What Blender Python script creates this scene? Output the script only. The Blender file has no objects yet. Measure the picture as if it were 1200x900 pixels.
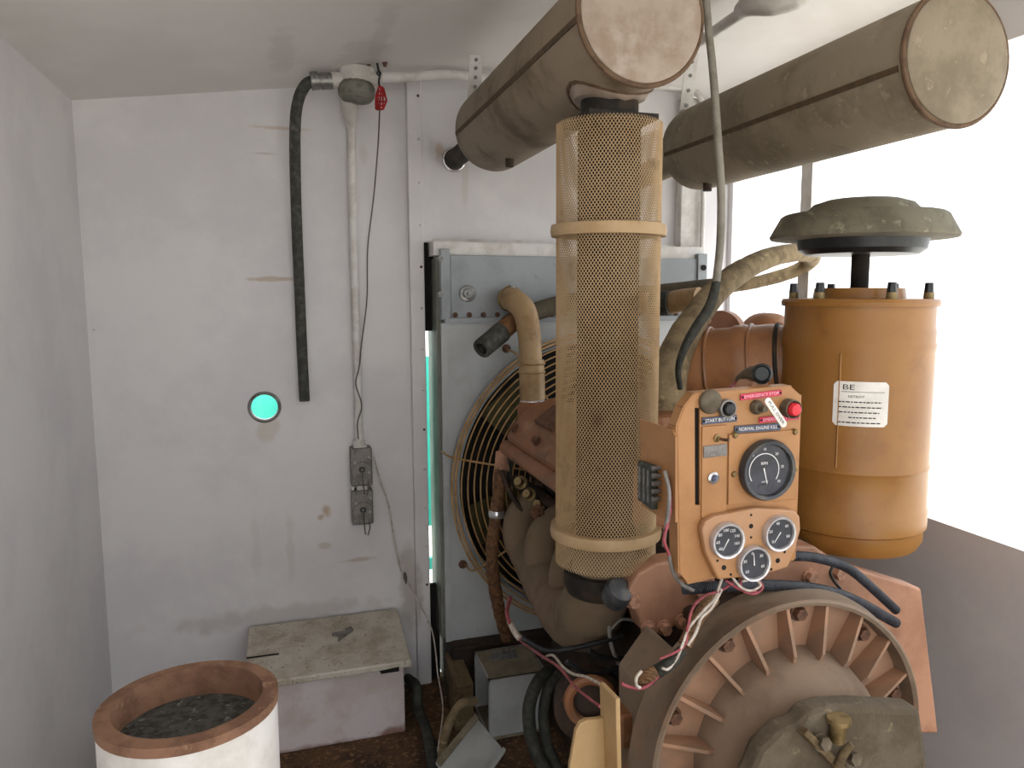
import bpy, bmesh, math, random
from mathutils import Vector, Matrix, Quaternion
random.seed(7)
PI = math.pi
scene = bpy.context.scene
COL = scene.collection
# ---------------------------------------------------------------- camera
F, PX, PY = 900.0, 637.0, 450.0
YAW, PITCH, ROLL = math.radians(18.4), math.radians(6.65), 0.0
CAM = Vector((0, 0, 1.5))
FW = Vector((math.sin(YAW)*math.cos(PITCH), math.cos(YAW)*math.cos(PITCH), -math.sin(PITCH)))
RT = Vector((math.cos(YAW), -math.sin(YAW), 0)); UP = RT.cross(FW)
cd = bpy.data.cameras.new('camera'); cam = bpy.data.objects.new('camera', cd); COL.objects.link(cam)
cd.sensor_fit = 'HORIZONTAL'; cd.sensor_width = 36; cd.lens = F/1200*36
cd.shift_x = -(PX-600)/1200; cd.clip_start = .02
m = Matrix((RT, UP, -FW)).transposed().to_4x4(); m.translation = CAM
cam.matrix_world = m
scene.camera = cam
# ---------------------------------------------------------------- world (bright overcast) and exposure
w = bpy.data.worlds.new('overcast'); scene.world = w; w.use_nodes = True
w.node_tree.nodes['Background'].inputs[0].default_value = (.93, .97, 1.0, 1)
w.node_tree.nodes['Background'].inputs[1].default_value = 1.3
sd = bpy.data.lights.new('daylight', 'SUN'); so = bpy.data.objects.new('daylight', sd); COL.objects.link(so)
sd.energy = 4.0; sd.angle = math.radians(25); sd.color = (1, .97, .92)
so.rotation_euler = Vector((-.12, .5, -.86)).to_track_quat('-Z', 'Y').to_euler(); so.location = (1, -4, 4)
vs = scene.view_settings
vs.view_transform = 'Standard'; vs.look = 'None'; vs.gamma = 1; vs.use_curve_mapping = False
vs.exposure = 0.93
# ---------------------------------------------------------------- helpers
def ray(x, y): return FW + RT*((x-PX)/F) + UP*((PY-y)/F)
def P(x, y, Y): d = ray(x, y); return CAM + d*(Y/d.y)
def PZ(x, y, Z): d = ray(x, y); return CAM + d*((Z-CAM.z)/d.z)
def PXX(x, y, X): d = ray(x, y); return CAM + d*(X/d.x)
def lin(h):
    if isinstance(h, str):
        h = h.lstrip('#'); h = [int(h[i:i+2], 16)/255 for i in (0, 2, 4)]
        h = [c/12.92 if c <= .04045 else ((c+.055)/1.055)**2.4 for c in h]
    return (h[0], h[1], h[2], 1)

def mat(name, c1, c2=None, c3=None, s=6, lo=.42, hi=.62, s3=25, lo3=.58, hi3=.68, rough=.6, metal=0, bump=.15, bs=80,
        spots=(), stretch=(1, 1, 1), spec=.4, world=False, grime=None):
    M = bpy.data.materials.new(name); M.use_nodes = True
    nt = M.node_tree; N = nt.nodes; L = nt.links; b = N['Principled BSDF']
    b.inputs['Roughness'].default_value = rough; b.inputs['Metallic'].default_value = metal
    b.inputs['Specular IOR Level'].default_value = spec
    tc = N.new('ShaderNodeTexCoord'); mp = N.new('ShaderNodeMapping'); mp.inputs['Scale'].default_value = stretch
    if world:
        g = N.new('ShaderNodeNewGeometry'); L.new(g.outputs['Position'], mp.inputs['Vector'])
    else:
        L.new(tc.outputs['Object'], mp.inputs['Vector'])
    def noise(sc, det=6, vec=None):
        n = N.new('ShaderNodeTexNoise'); n.inputs['Scale'].default_value = sc; n.inputs['Detail'].default_value = det
        n.inputs['Roughness'].default_value = .65
        L.new(vec or mp.outputs['Vector'], n.inputs['Vector']); return n.outputs['Fac']
    def ramp(x, a, c):
        r = N.new('ShaderNodeMapRange'); r.interpolation_type = 'SMOOTHSTEP'
        r.inputs[1].default_value = a; r.inputs[2].default_value = c; L.new(x, r.inputs[0]); return r.outputs[0]
    def mix(f, a, c):
        x = N.new('ShaderNodeMix'); x.data_type = 'RGBA'
        L.new(f, x.inputs[0])
        for i, v in ((6, a), (7, c)):
            if isinstance(v, tuple): x.inputs[i].default_value = v
            else: L.new(v, x.inputs[i])
        return x.outputs[2]
    col = lin(c1)
    if c2: col = mix(ramp(noise(s), lo, hi), col, lin(c2))
    if c3: col = mix(ramp(noise(s3), lo3, hi3), col, lin(c3))
    if spots:
        g = N.new('ShaderNodeNewGeometry')
        sepn = N.new('ShaderNodeTexNoise'); sepn.inputs['Scale'].default_value = 14; sepn.inputs['Detail'].default_value = 5
        L.new(g.outputs['Position'], sepn.inputs['Vector'])
        for (p, rad, hexc, k) in spots:
            mm = N.new('ShaderNodeVectorMath'); mm.operation = 'SUBTRACT'; L.new(g.outputs['Position'], mm.inputs[0]); mm.inputs[1].default_value = p
            dv = N.new('ShaderNodeVectorMath'); dv.operation = 'DIVIDE'; L.new(mm.outputs[0], dv.inputs[0]); dv.inputs[1].default_value = rad
            ln = N.new('ShaderNodeVectorMath'); ln.operation = 'LENGTH'; L.new(dv.outputs[0], ln.inputs[0])
            ad = N.new('ShaderNodeMath'); ad.operation = 'MULTIPLY_ADD'; L.new(sepn.outputs['Fac'], ad.inputs[0]); ad.inputs[1].default_value = 1.6
            L.new(ln.outputs['Value'], ad.inputs[2])
            r = N.new('ShaderNodeMapRange'); r.interpolation_type = 'SMOOTHSTEP'
            r.inputs[1].default_value = 1.75; r.inputs[2].default_value = 1.15; r.inputs[3].default_value = 0; r.inputs[4].default_value = k
            L.new(ad.outputs[0], r.inputs[0])
            col = mix(r.outputs[0], col, lin(hexc))
    if isinstance(col, tuple): b.inputs['Base Color'].default_value = col
    else: L.new(col, b.inputs['Base Color'])
    if bump:
        bp = N.new('ShaderNodeBump'); bp.inputs['Strength'].default_value = bump; bp.inputs['Distance'].default_value = .004
        L.new(noise(bs, 4), bp.inputs['Height']); L.new(bp.outputs[0], b.inputs['Normal'])
    return M

def wave_bump(M, scale, axis='Z', strength=.6, dist=.004):
    nt = M.node_tree; N = nt.nodes; L = nt.links
    tc = N.new('ShaderNodeTexCoord'); wv = N.new('ShaderNodeTexWave'); wv.bands_direction = axis; wv.inputs['Scale'].default_value = scale
    wv.inputs['Distortion'].default_value = 1.5
    L.new(tc.outputs['Object'], wv.inputs['Vector'])
    bp = N.new('ShaderNodeBump'); bp.inputs['Strength'].default_value = strength; bp.inputs['Distance'].default_value = dist
    L.new(wv.outputs['Fac'], bp.inputs['Height']); L.new(bp.outputs[0], N['Principled BSDF'].inputs['Normal'])
    return M

def catmull(pts, k=8):
    pts = [Vector(p) for p in pts]
    if len(pts) < 3: return pts
    e = [pts[0]*2-pts[1]] + pts + [pts[-1]*2-pts[-2]]; out = []
    for i in range(1, len(e)-2):
        p0, p1, p2, p3 = e[i-1:i+3]
        for j in range(k):
            t = j/k
            out.append(.5*((2*p1)+(p2-p0)*t+(2*p0-5*p1+4*p2-p3)*t*t+(3*p1-p0-3*p2+p3)*t**3))
    return out+[pts[-1]]

def basis(ax):
    ax = Vector(ax).normalized()
    u = ax.cross(Vector((0, 0, 1)))
    if u.length < 1e-3: u = ax.cross(Vector((1, 0, 0)))
    u.normalize(); return ax, u, ax.cross(u)

class G:
    def __init__(s): s.v = []; s.f = []
    def add(s, vs, fs):
        o = len(s.v); s.v += [Vector(v) for v in vs]; s.f += [tuple(i+o for i in f) for f in fs]; return s
    def box(s, c, d, R=None):
        c = Vector(c); d = [x/2 for x in d]
        vs = [Vector((x*d[0], y*d[1], z*d[2])) for x in (-1, 1) for y in (-1, 1) for z in (-1, 1)]
        if R: vs = [R @ v for v in vs]
        return s.add([v+c for v in vs], [(0, 1, 3, 2), (4, 6, 7, 5), (0, 4, 5, 1), (2, 3, 7, 6), (0, 2, 6, 4), (1, 5, 7, 3)])
    def bb(s, a, b):
        a = Vector(a); b = Vector(b); return s.box((a+b)/2, [abs(x) for x in (b-a)])
    def rings(s, R, closed=False, caps=True, n=None):
        n = len(R[0]); vs = [p for r in R for p in r]; fs = []
        k = len(R)
        for i in range(k if closed else k-1):
            for j in range(n):
                a = i*n+j; b = i*n+(j+1) % n; c = ((i+1) % k)*n+(j+1) % n; d = ((i+1) % k)*n+j
                fs.append((a, b, c, d))
        if caps and not closed: fs += [tuple(range(n))[::-1], tuple(range((k-1)*n, k*n))]
        return s.add(vs, fs)
    def cyl(s, p0, p1, r0, r1=None, n=24, caps=True):
        p0 = Vector(p0); p1 = Vector(p1); r1 = r0 if r1 is None else r1
        _, u, v = basis(p1-p0)
        R = [[p+(u*math.cos(2*PI*j/n)+v*math.sin(2*PI*j/n))*r for j in range(n)] for p, r in ((p0, r0), (p1, r1))]
        return s.rings(R, caps=caps)
    def lathe(s, prof, o, ax, n=40, caps=True):
        o = Vector(o); ax, u, v = basis(ax)
        R = [[o+ax*h+(u*math.cos(2*PI*j/n)+v*math.sin(2*PI*j/n))*max(r, 1e-4) for j in range(n)] for r, h in prof]
        return s.rings(R, caps=caps)
    def tube(s, pts, r, n=10, k=8, caps=True, wob=0):
        c = catmull(pts, k) if k else [Vector(p) for p in pts]
        m_ = len(c); rr = r if isinstance(r, (list, tuple)) else [r]
        t0 = (c[1]-c[0]).normalized(); _, u, v = basis(t0); R = []
        for i, p in enumerate(c):
            t = (c[min(i+1, m_-1)]-c[max(i-1, 0)]).normalized()
            q = t0.rotation_difference(t); u = q @ u; v = q @ v; t0 = t
            x = i/(m_-1)*(len(rr)-1); a = int(min(x, len(rr)-2)) if len(rr) > 1 else 0
            ra = rr[0] if len(rr) == 1 else rr[a]+(rr[a+1]-rr[a])*(x-a)
            if wob: ra *= 1+random.uniform(-wob, wob)
            R.append([p+(u*math.cos(2*PI*j/n)+v*math.sin(2*PI*j/n))*ra for j in range(n)])
        return s.rings(R, caps=caps)
    def torus(s, c, ax, R_, r, n=48, m_=8, flat=1.0):
        c = Vector(c); ax, u, v = basis(ax); R = []
        for i in range(n):
            a = 2*PI*i/n; d = u*math.cos(a)+v*math.sin(a)
            R.append([c+d*(R_+r*math.cos(2*PI*j/m_))+ax*r*flat*math.sin(2*PI*j/m_) for j in range(m_)])
        return s.rings(R, closed=True)
    def prism(s, poly, ex):
        poly = [Vector(p) for p in poly]; ex = Vector(ex); n = len(poly)
        fs = [tuple(range(n)), tuple(range(2*n-1, n-1, -1))]+[(i, (i+1) % n, n+(i+1) % n, n+i) for i in range(n)]
        return s.add(poly+[p+ex for p in poly], fs)
    def ball(s, c, r, n=20, m_=12):
        c = Vector(c); r = Vector((r, r, r)) if not hasattr(r, '__len__') else Vector(r)
        R = []
        for i in range(m_+1):
            t = PI*i/m_; R.append([c+Vector((r.x*max(math.sin(t), 1e-3)*math.cos(2*PI*j/n), r.y*max(math.sin(t), 1e-3)*math.sin(2*PI*j/n), r.z*math.cos(t))) for j in range(n)])
        return s.rings(R)

def finish(o, label=None, category=None, group=None, kind=None):
    for k_, v_ in (('label', label), ('category', category), ('group', group), ('kind', kind)):
        if v_: o[k_] = v_
    return o

def obj(name, g, material, parent=None, smooth=40, bevel=0, recalc=True, **kw):
    vs = g.v
    lo = Vector([min(v[i] for v in vs) for i in range(3)]); hi = Vector([max(v[i] for v in vs) for i in range(3)])
    c = (lo+hi)/2
    me = bpy.data.meshes.new(name); me.from_pydata([v-c for v in vs], [], g.f)
    if recalc:
        bm = bmesh.new(); bm.from_mesh(me); bmesh.ops.recalc_face_normals(bm, faces=bm.faces); bm.to_mesh(me); bm.free()
    me.materials.append(material)
    if smooth:
        me.polygons.foreach_set('use_smooth', [True]*len(me.polygons)); me.set_sharp_from_angle(angle=math.radians(smooth))
    o = bpy.data.objects.new(name, me); COL.objects.link(o); o.location = c
    if parent:
        o.parent = parent
        pl = WL.get(parent.name, None)
        o.matrix_parent_inverse = Matrix.Translation(-pl)
        WL[o.name] = c.copy()
    else: WL[o.name] = c.copy()
    if bevel:
        b = o.modifiers.new('bevel', 'BEVEL'); b.width = bevel; b.segments = 2; b.limit_method = 'ANGLE'
    return finish(o, **kw)
WL = {}
def thing(name, loc, label, cat, group=None, kind=None):
    o = bpy.data.objects.new(name, None); COL.objects.link(o); o.location = Vector(loc); o.empty_display_size = .05
    WL[o.name] = Vector(loc)
    return finish(o, label, cat, group, kind)

def text(body, origin, xdir, ydir, height, material, parent, name='lettering', width=None, bend=None, align='CENTER'):
    cu = bpy.data.curves.new('t', 'FONT'); cu.body = body; cu.align_x = align; cu.align_y = 'CENTER'; cu.size = 1; cu.resolution_u = 2
    to = bpy.data.objects.new('t', cu); COL.objects.link(to)
    dg = bpy.context.evaluated_depsgraph_get(); dg.update()
    me = bpy.data.meshes.new_from_object(to.evaluated_get(dg)); bpy.data.objects.remove(to)
    vs = [v.co.copy() for v in me.vertices]; fs = [tuple(p.vertices) for p in me.polygons]; bpy.data.meshes.remove(me)
    if not vs: return None
    wx = max(v.x for v in vs)-min(v.x for v in vs); sc = height/.7; sx = sc if not width else width/wx
    x = Vector(xdir).normalized(); y = Vector(ydir).normalized()
    g = G()
    if bend:
        g.add([bend(v.x*sx, v.y*sc) for v in vs], fs)
    else:
        g.add([Vector(origin)+x*(v.x*sx)+y*(v.y*sc) for v in vs], fs)
    return obj(name, g, material, parent, smooth=0, recalc=False)

def hexbolt(c, ax, r, h, g=None, washer=True):
    g = g or G(); ax = Vector(ax).normalized(); c = Vector(c)
    if washer: g.cyl(c, c+ax*h*.25, r*1.35, n=16)
    g.cyl(c+ax*h*.2, c+ax*h, r, n=6); return g

# ---------------------------------------------------------------- materials
WY = 2.85                       # end wall plane
def wp(x, y): return tuple(P(x, y, WY))
wall_spots = [
    (wp(382, 597), (.028, .1, .04), '#a98a63', .75), (wp(376, 606), (.018, .1, .018), '#a98a63', .7),
    (wp(325, 327), (.13, .1, .012), '#b0987f', .7), (wp(325, 150), (.14, .1, .010), '#b89d84', .5), (wp(313, 505), (.05, .1, .07), '#b3a184', .35),
    (wp(340, 640), (.022, .1, .18), '#a9a08e', .22), (wp(300, 640), (.02, .1, .2), '#a9a08e', .15), (wp(418, 656), (.10, .1, .012), '#a58f78', .55),
    (wp(380, 640), (.03, .1, .02), '#a58f78', .4), (wp(330, 720), (.5, .1, .05), '#8f8272', .3), (wp(426, 180), (.02, .1, .05), '#b5a698', .3),
    (wp(515, 176), (.03, .1, .05), '#a3825f', .55), (wp(545, 215), (.02, .1, .12), '#b9b0a4', .3), (wp(312, 180), (.07, .1, .008), '#b3aaa3', .5),
    (wp(424, 560), (.06, .1, .17), '#98928c', .3), (wp(480, 690), (.05, .1, .25), '#8b7d6b', .45)]
M_wall = mat('white_painted_steel', '#d9d6d6', '#cfccce', '#8d857d', s=2.2, s3=38, lo3=.70, hi3=.78, rough=.42, bump=.06, bs=18, spots=wall_spots, world=True)
M_white = mat('white_paint', '#d8d5d2', '#c2bdb6', '#8a7a68', s=7, s3=60, lo3=.66, hi3=.74, rough=.45, bump=.05)
M_ceil = mat('ceiling_paint', '#e6e2df', '#ddd8d4', '#a59d96', s=1.2, s3=24, lo3=.72, hi3=.80, rough=.5, bump=.05, bs=12, world=True,
             spots=[(tuple(PZ(330, 60, 2.2)), (.05, .3, .2), '#a39b95', .2), (tuple(PZ(425, 60, 2.24)), (.1, .22, .2), '#a39b95', .25), (tuple(PZ(445, 40, 2.24)), (.04, .35, .2), '#a39b95', .2)])
M_floor = mat('rusty_floor', '#5e452f', '#3a2a1e', '#8c6a48', s=9, s3=60, lo3=.52, hi3=.66, rough=.9, bump=.8, bs=70)
M_chest = mat('chest_paint', '#cfc5c6', '#bfb2ac', '#7a5c45', s=5, s3=45, lo3=.66, hi3=.74, rough=.5, bump=.08, spots=[((.3, 2.5, 0), (.12, .1, .045), '#7a5240', .8), ((.05, 2.5, -.01), (.5, .1, .03), '#7a5240', .7)])
M_lid = mat('chest_lid', '#c6bfb2', '#a79b88', '#75634f', s=9, lo=.40, hi=.66, s3=90, lo3=.58, hi3=.68, rough=.32, bump=.12)
M_rust = mat('rust', '#7a4527', '#4d2c1c', '#a0673c', s=20, rough=.9, bump=.4)
M_teal = mat('teal_sheet', '#3fae9d', '#37a393', rough=.5, bump=0)
M_ground = mat('concrete_ground', '#d6d3cc', '#c9c5bd', s=1, rough=.9, bump=0)
M_galv = mat('galvanised', '#8d8c8a', '#6f6d6a', '#a9a8a5', s=30, rough=.4, metal=.6, bump=.1)
M_outlet = mat('grimy_cast_aluminium', '#86827e', '#6a6663', '#b5b1ab', s=30, s3=60, rough=.6, metal=.2, bump=.25)
M_greycov = mat('grey_cover', '#78776d', '#626157', s=30, rough=.6)
M_rubber = mat('black_rubber', '#2b2c28', '#3d3d36', s=40, rough=.75, bump=.2)
M_hose = mat('dark_hose', '#34342f', '#4a4a44', '#5d5b54', s=50, rough=.7, bump=.3)
M_black = mat('black_plastic', '#17181a', '#222426', s=30, rough=.4, bump=.05)
M_wire = mat('thin_dark_wire', '#5b544c', rough=.6, bump=0)
M_red = mat('red_plastic', '#a81f22', '#7c1718', s=40, rough=.4, bump=0)
M_redw = mat('red_wire', '#a35058', '#7c3a40', s=60, rough=.5, bump=0)
M_whitew = mat('white_wire', '#cfc5bb', '#a99c8e', s=60, rough=.5, bump=0)
M_muff = mat('muffler_steel', '#8c7d6a', '#756753', '#5c4a36', s=5, s3=5, lo3=.52, hi3=.74, rough=.6, metal=.1, bump=.12, bs=30)
M_muffr = mat('dusty_muffler_steel', '#8b7f6c', '#766b58', '#978a75', s=6, rough=.75, metal=.05, bump=.12, bs=40)
M_cap = mat('muffler_cap_steel', '#a09284', '#8d7a69', '#b0a498', s=6, s3=8, lo3=.5, hi3=.75, rough=.55, metal=.15, bump=.1, bs=30)
M_seam = mat('weld_seam', '#4f4232', '#5f4a34', s=40, rough=.8)
M_weld = mat('rusty_weld', '#66503c', '#513d2d', s=40, rough=.8)
M_burnt = mat('burnt_pipe', '#1d1b18', '#3a2d20', s=14, rough=.75, bump=.2)
M_guard = mat('tan_guard_paint', '#b59b78', '#a68a65', '#877050', s=4, s3=14, lo3=.55, hi3=.75, rough=.55, bump=0)
M_innerpipe = mat('rusty_inner_pipe', '#241a12', '#17110d', '#3a291a', s=8, rough=.9)
M_rad = mat('grey_radiator_paint', '#9a9fa3', '#8b9093', '#7b7a74', s=4, s3=30, lo3=.64, hi3=.74, rough=.5, bump=.06)
M_radside = mat('grey_green_radiator_side', '#7b7d74', '#6a6b60', s=8, rough=.6)
M_rustpipe = mat('rusty_tube', '#7d5a3a', '#5e4029', '#8d6a45', s=25, rough=.8, bump=.2)
M_rad2 = mat('pale_grey_shroud_paint', '#b4b7b8', '#a6a9a9', '#8f8d86', s=3, s3=30, lo3=.66, hi3=.76, rough=.5, bump=.05)
M_cable = mat('grey_olive_cable', '#8a857a', '#777266', s=20, rough=.6, bump=.05)
M_rimrust = mat('dull_rust_rim', '#83614c', '#6a4c3a', '#94745c', s=20, rough=.85, bump=.2)
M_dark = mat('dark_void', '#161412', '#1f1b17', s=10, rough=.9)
M_fan = mat('olive_fan_blade', '#4e4a30', '#3b3826', s=10, rough=.7)
M_tanw = mat('tan_wire_guard', '#b39163', '#94703f', s=12, rough=.55, bump=0)
M_tanpipe = mat('tan_coolant_pipe', '#a58a65', '#90734d', '#73573a', s=10, s3=24, lo3=.58, hi3=.76, rough=.45, bump=.1)
M_olive = mat('dusty_olive_pipe', '#4b4334', '#3e372b', '#5d5341', s=14, s3=18, lo3=.5, hi3=.8, rough=.8, bump=.25)
M_wrap = wave_bump(mat('heat_wrapped_hose', '#8b7a5e', '#6d5e46', '#a2926f', s=18, s3=40, rough=.9, bump=.5, bs=60), 14, 'DIAGONAL', .22, .004)
M_eng = mat('engine_orange_brown', '#8f5f3f', '#745038', '#a37d5c', s=7, s3=9, lo3=.55, hi3=.72, rough=.5, bump=.15)
M_engdark = mat('oily_engine_block', '#3a2a1f', '#231a14', '#6b4529', s=8, s3=16, lo3=.6, hi3=.72, rough=.7, bump=.3)
M_pink = mat('salmon_engine_paint', '#ab8067', '#9a7058', '#85614d', s=6, s3=12, lo3=.5, hi3=.8, rough=.5, bump=.08)
M_mani = mat('dusty_manifold', '#73634f', '#7b6655', '#5c4d3e', s=5, s3=14, lo3=.45, hi3=.85, rough=.95, bump=.25, bs=90)
M_dustp = mat('dusty_housing', '#83715f', '#6f5e4e', '#8f6950', s=5, s3=6, lo3=.5, hi3=.8, rough=.8, bump=.12)
M_flyface = mat('salmon_housing_face', '#a07a60', '#8d6c55', '#85705e', s=6, s3=9, lo3=.45, hi3=.75, rough=.65, bump=.08)
M_bell = mat('dust_covered_bell', '#85705e', '#705d4c', '#9b6c50', s=4, s3=5, lo3=.52, hi3=.78, rough=.85, bump=.2, bs=60)
M_gunk = mat('grey_brown_gunk', '#54493a', '#655a4b', '#81745c', s=12, s3=40, lo3=.58, hi3=.74, rough=.9, bump=.7, bs=60)
M_boltr = mat('rusty_bolt', '#6d4b37', '#4f372a', s=60, rough=.7, bump=.1)
M_boltp = mat('salmon_bolt', '#b98c74', '#96705a', s=60, rough=.6, bump=.1)
M_brass = mat('dirty_brass', '#94805a', '#74633f', s=30, rough=.45, metal=.6)
M_panel = mat('orange_tan_panel', '#ad7d4f', '#a07145', '#8c6140', s=6, s3=22, lo3=.6, hi3=.8, rough=.42, bump=.05)
M_cluster = mat('gauge_panel_tan', '#b08766', '#ab7d52', s=6, rough=.5, bump=.05)
M_can = mat('ochre_canister', '#94662f', '#885b29', '#775026', s=4, s3=9, lo3=.55, hi3=.8, rough=.36, bump=.06)
M_canpipe = mat('brown_intake_duct', '#9a6a45', '#84573a', '#857260', s=5, s3=5, lo3=.5, hi3=.72, rough=.4, bump=.08)
M_precap = mat('dusty_precleaner_cap', '#76705f', '#625c4e', '#8d8874', s=12, rough=.85)
M_label = mat('white_label', '#ece8e2', '#dcd7d0', s=10, rough=.5, bump=0)
M_ink = mat('black_ink', '#1b1b1d', rough=.6, bump=0)
M_inkw = mat('white_lettering', '#e6e4e4', rough=.5, bump=0)
M_inkp = mat('pink_white_lettering', '#f2c3cc', rough=.5, bump=0)
M_tapeb = mat('blue_black_label_tape', '#3d4254', '#4c5166', s=40, rough=.4, bump=0)
M_taper = mat('red_label_tape', '#cf3357', '#bb2c4c', s=40, rough=.4, bump=0)
M_chrome = mat('chrome', '#d5d5d8', '#b5b5ba', s=30, rough=.22, metal=.8, bump=0)
M_silver = mat('pale_bezel', '#cfcdd0', '#aeacae', s=40, rough=.3, metal=.55, bump=0)
M_face = mat('gauge_face', '#33343a', '#3d3f46', s=20, rough=.35, bump=0)
M_tach = mat('tachometer_face', '#2c2d33', '#41434c', s=9, rough=.25, bump=0)
M_bez = mat('dark_bezel', '#3d4046', '#55534f', s=30, rough=.35, metal=.3, bump=0)
M_redbtn = mat('red_button', '#d8303c', rough=.35, bump=0)
M_brownknob = mat('grey_brown_knob', '#645a4b', '#514839', s=30, rough=.7)
M_pcb = mat('dirty_terminal_block', '#33352f', '#4d4f47', '#8b8c82', s=60, s3=90, rough=.6, bump=.2)
M_greybox = mat('grey_enclosure', '#a9abaa', '#9b9c9a', '#7d7467', s=6, s3=30, lo3=.64, hi3=.75, rough=.5, bump=.05)
M_dustbox = mat('dusty_enclosure_top', '#7e7462', '#6b6250', s=10, rough=.85)
M_wood = mat('dirty_timber', '#6b5a40', '#54452f', s=8, stretch=(6, 1, 6), rough=.85)
M_tanbr = mat('tan_bracket_paint', '#b09268', '#a5875d', s=6, rough=.5, bump=.05)
M_corr = wave_bump(mat('tan_corrugated_sleeve', '#8d6a48', '#6e5036', s=20, rough=.7, bump=.1), 60, 'DIAGONAL', .9, .004)
M_corrb = wave_bump(mat('black_corrugated_sleeve', '#2e3036', '#43464e', s=20, rough=.5, bump=.1), 90, 'X', .8, .003)
M_granule = mat('grey_granules', '#4c4c48', '#2c2c2a', '#84857e', s=70, s3=90, rough=.95, bump=.8, bs=120)
M_oldwire = mat('brown_braided_hose', '#6b4a30', '#4a3322', '#a1774c', s=60, s3=80, rough=.7, bump=.6, bs=120)

# ================================================================= SETTING
XL, XR, YN = -.62, 1.76, -1.1
roof = [(-.62, 2.108), (.445, 2.256), (1.0, 2.33), (1.76, 2.285)]
def roofz(x):
    for (a, b), (c, d) in zip(roof, roof[1:]):
        if a <= x <= c: return b+(d-b)*(x-a)/(c-a)
    return roof[-1][1]
g = G()
g.bb((XL-.05, YN, -.06), (XR+.05, WY+.05, 0)); obj('floor', g, M_floor, kind='structure')
g = G(); pr_ = [(x, z) for x, z in roof]; top = [(x, z+.05) for x, z in reversed(roof)]
g.prism([(x, YN, z) for x, z in pr_+top], (0, WY+.04-YN, 0)); obj('ceiling', g, M_ceil, kind='structure', smooth=0)
# end wall: left leaf with round peep hole, strip over the radiator opening, right strip
opL = P(494, 283, WY).x; opR = P(800, 300, WY).x; opT = P(497, 283, WY).z
hc = P(310, 477, WY); hr = .047
def plate_with_hole(g, x0, x1, z0, z1, cx, cz, r, y0, y1, n=48):
    sq = []; ci = []
    for i in range(n):
        a = 2*PI*i/n; c_, s_ = math.cos(a), math.sin(a)
        tx = ((x1 if c_ > 0 else x0)-cx)/c_ if abs(c_) > 1e-9 else 1e9
        tz = ((z1 if s_ > 0 else z0)-cz)/s_ if abs(s_) > 1e-9 else 1e9
        t = min(tx, tz); sq.append((cx+c_*t, cz+s_*t)); ci.append((cx+c_*r, cz+s_*r))
    # snap nearest to the true corners
    for X, Z in ((x0, z0), (x0, z1), (x1, z0), (x1, z1)):
        k = min(range(n), key=lambda i: (sq[i][0]-X)**2+(sq[i][1]-Z)**2); sq[k] = (X, Z)
    R = [[Vector((x, y, z)) for x, z in pp] for pp, y in ((sq, y0), (ci, y0), (ci, y1), (sq, y1))]
    g.rings(R, closed=True)
g = G()
hw = .22
plate_with_hole(g, hc.x-hw, hc.x+hw, hc.z-hw, hc.z+hw, hc.x, hc.z, hr, WY, WY+.035)
g.bb((XL, WY, 0), (hc.x-hw, WY+.035, 2.1)); g.prism([(hc.x+hw, WY, 0), (opL, WY, 0), (opL, WY, roofz(opL)+.01), (hc.x+hw, WY, roofz(hc.x+hw)+.01)], (0, .035, 0))
g.bb((hc.x-hw, WY, 0), (hc.x+hw, WY+.035, hc.z-hw)); g.bb((hc.x-hw, WY, hc.z+hw), (hc.x+hw, WY+.035, 2.16))
g.prism([(XL, WY, 2.1), (hc.x-hw, WY, 2.1), (hc.x-hw, WY, roofz(hc.x-hw)+.01), (XL, WY, roofz(XL)+.01)], (0, .035, 0))
g.prism([(hc.x-hw, WY, 2.16), (hc.x+hw, WY, 2.16), (hc.x+hw, WY, roofz(hc.x+hw)+.01), (hc.x-hw, WY, roofz(hc.x-hw)+.01)], (0, .035, 0))
g.prism([(opL, WY, opT), (opR, WY, opT-.005), (opR, WY, roofz(opR)+.01), (1.0, WY, roofz(1.0)+.01), (opL, WY, roofz(opL)+.01)], (0, .035, 0))
g.bb((opR, WY, 0), (XR, WY+.035, roofz(XR)))
wall_back = obj('wall_back', g, M_wall, kind='structure', smooth=0)
g = G(); g.torus((hc.x, WY-.002, hc.z), (0, 1, 0), hr+.003, .006, 40, 8); obj('hole_rim', g, M_galv, wall_back)
# post and trims
g = G(); pl = P(477, 150, WY-.03); prr = P(494.5, 150, WY-.03)
g.bb((pl.x, WY-.03, 0), (prr.x, WY, roofz(pl.x)+.005)); t1 = obj('trim_1', g, M_wall, kind='structure', smooth=0, bevel=.004)
for i in range(14):
    z = .25+i*.15
    g = G(); g.ball((prr.x-.012, WY-.031, z), (.005, .004, .005), 10, 6); obj('rivet', g, M_boltr if i % 4 == 1 else M_white, t1)
g = G(); g.bb((prr.x, WY-.018, opT), (P(504, 150, WY-.02).x, WY, roofz(opL)+.005)); obj('trim_2', g, M_wall, kind='structure', smooth=0)
g = G(); g.bb((opL, WY-.012, opT-.004), (opR, WY, opT+.012)); obj('trim_3', g, M_white, kind='structure', smooth=0)
g = G(); g.bb((P(792, 200, WY).x, WY-.05, 0), (P(818, 200, WY).x, WY, roofz(1.5)-.03)); obj('trim_4', g, M_white, kind='structure', smooth=0, bevel=.004)
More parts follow.
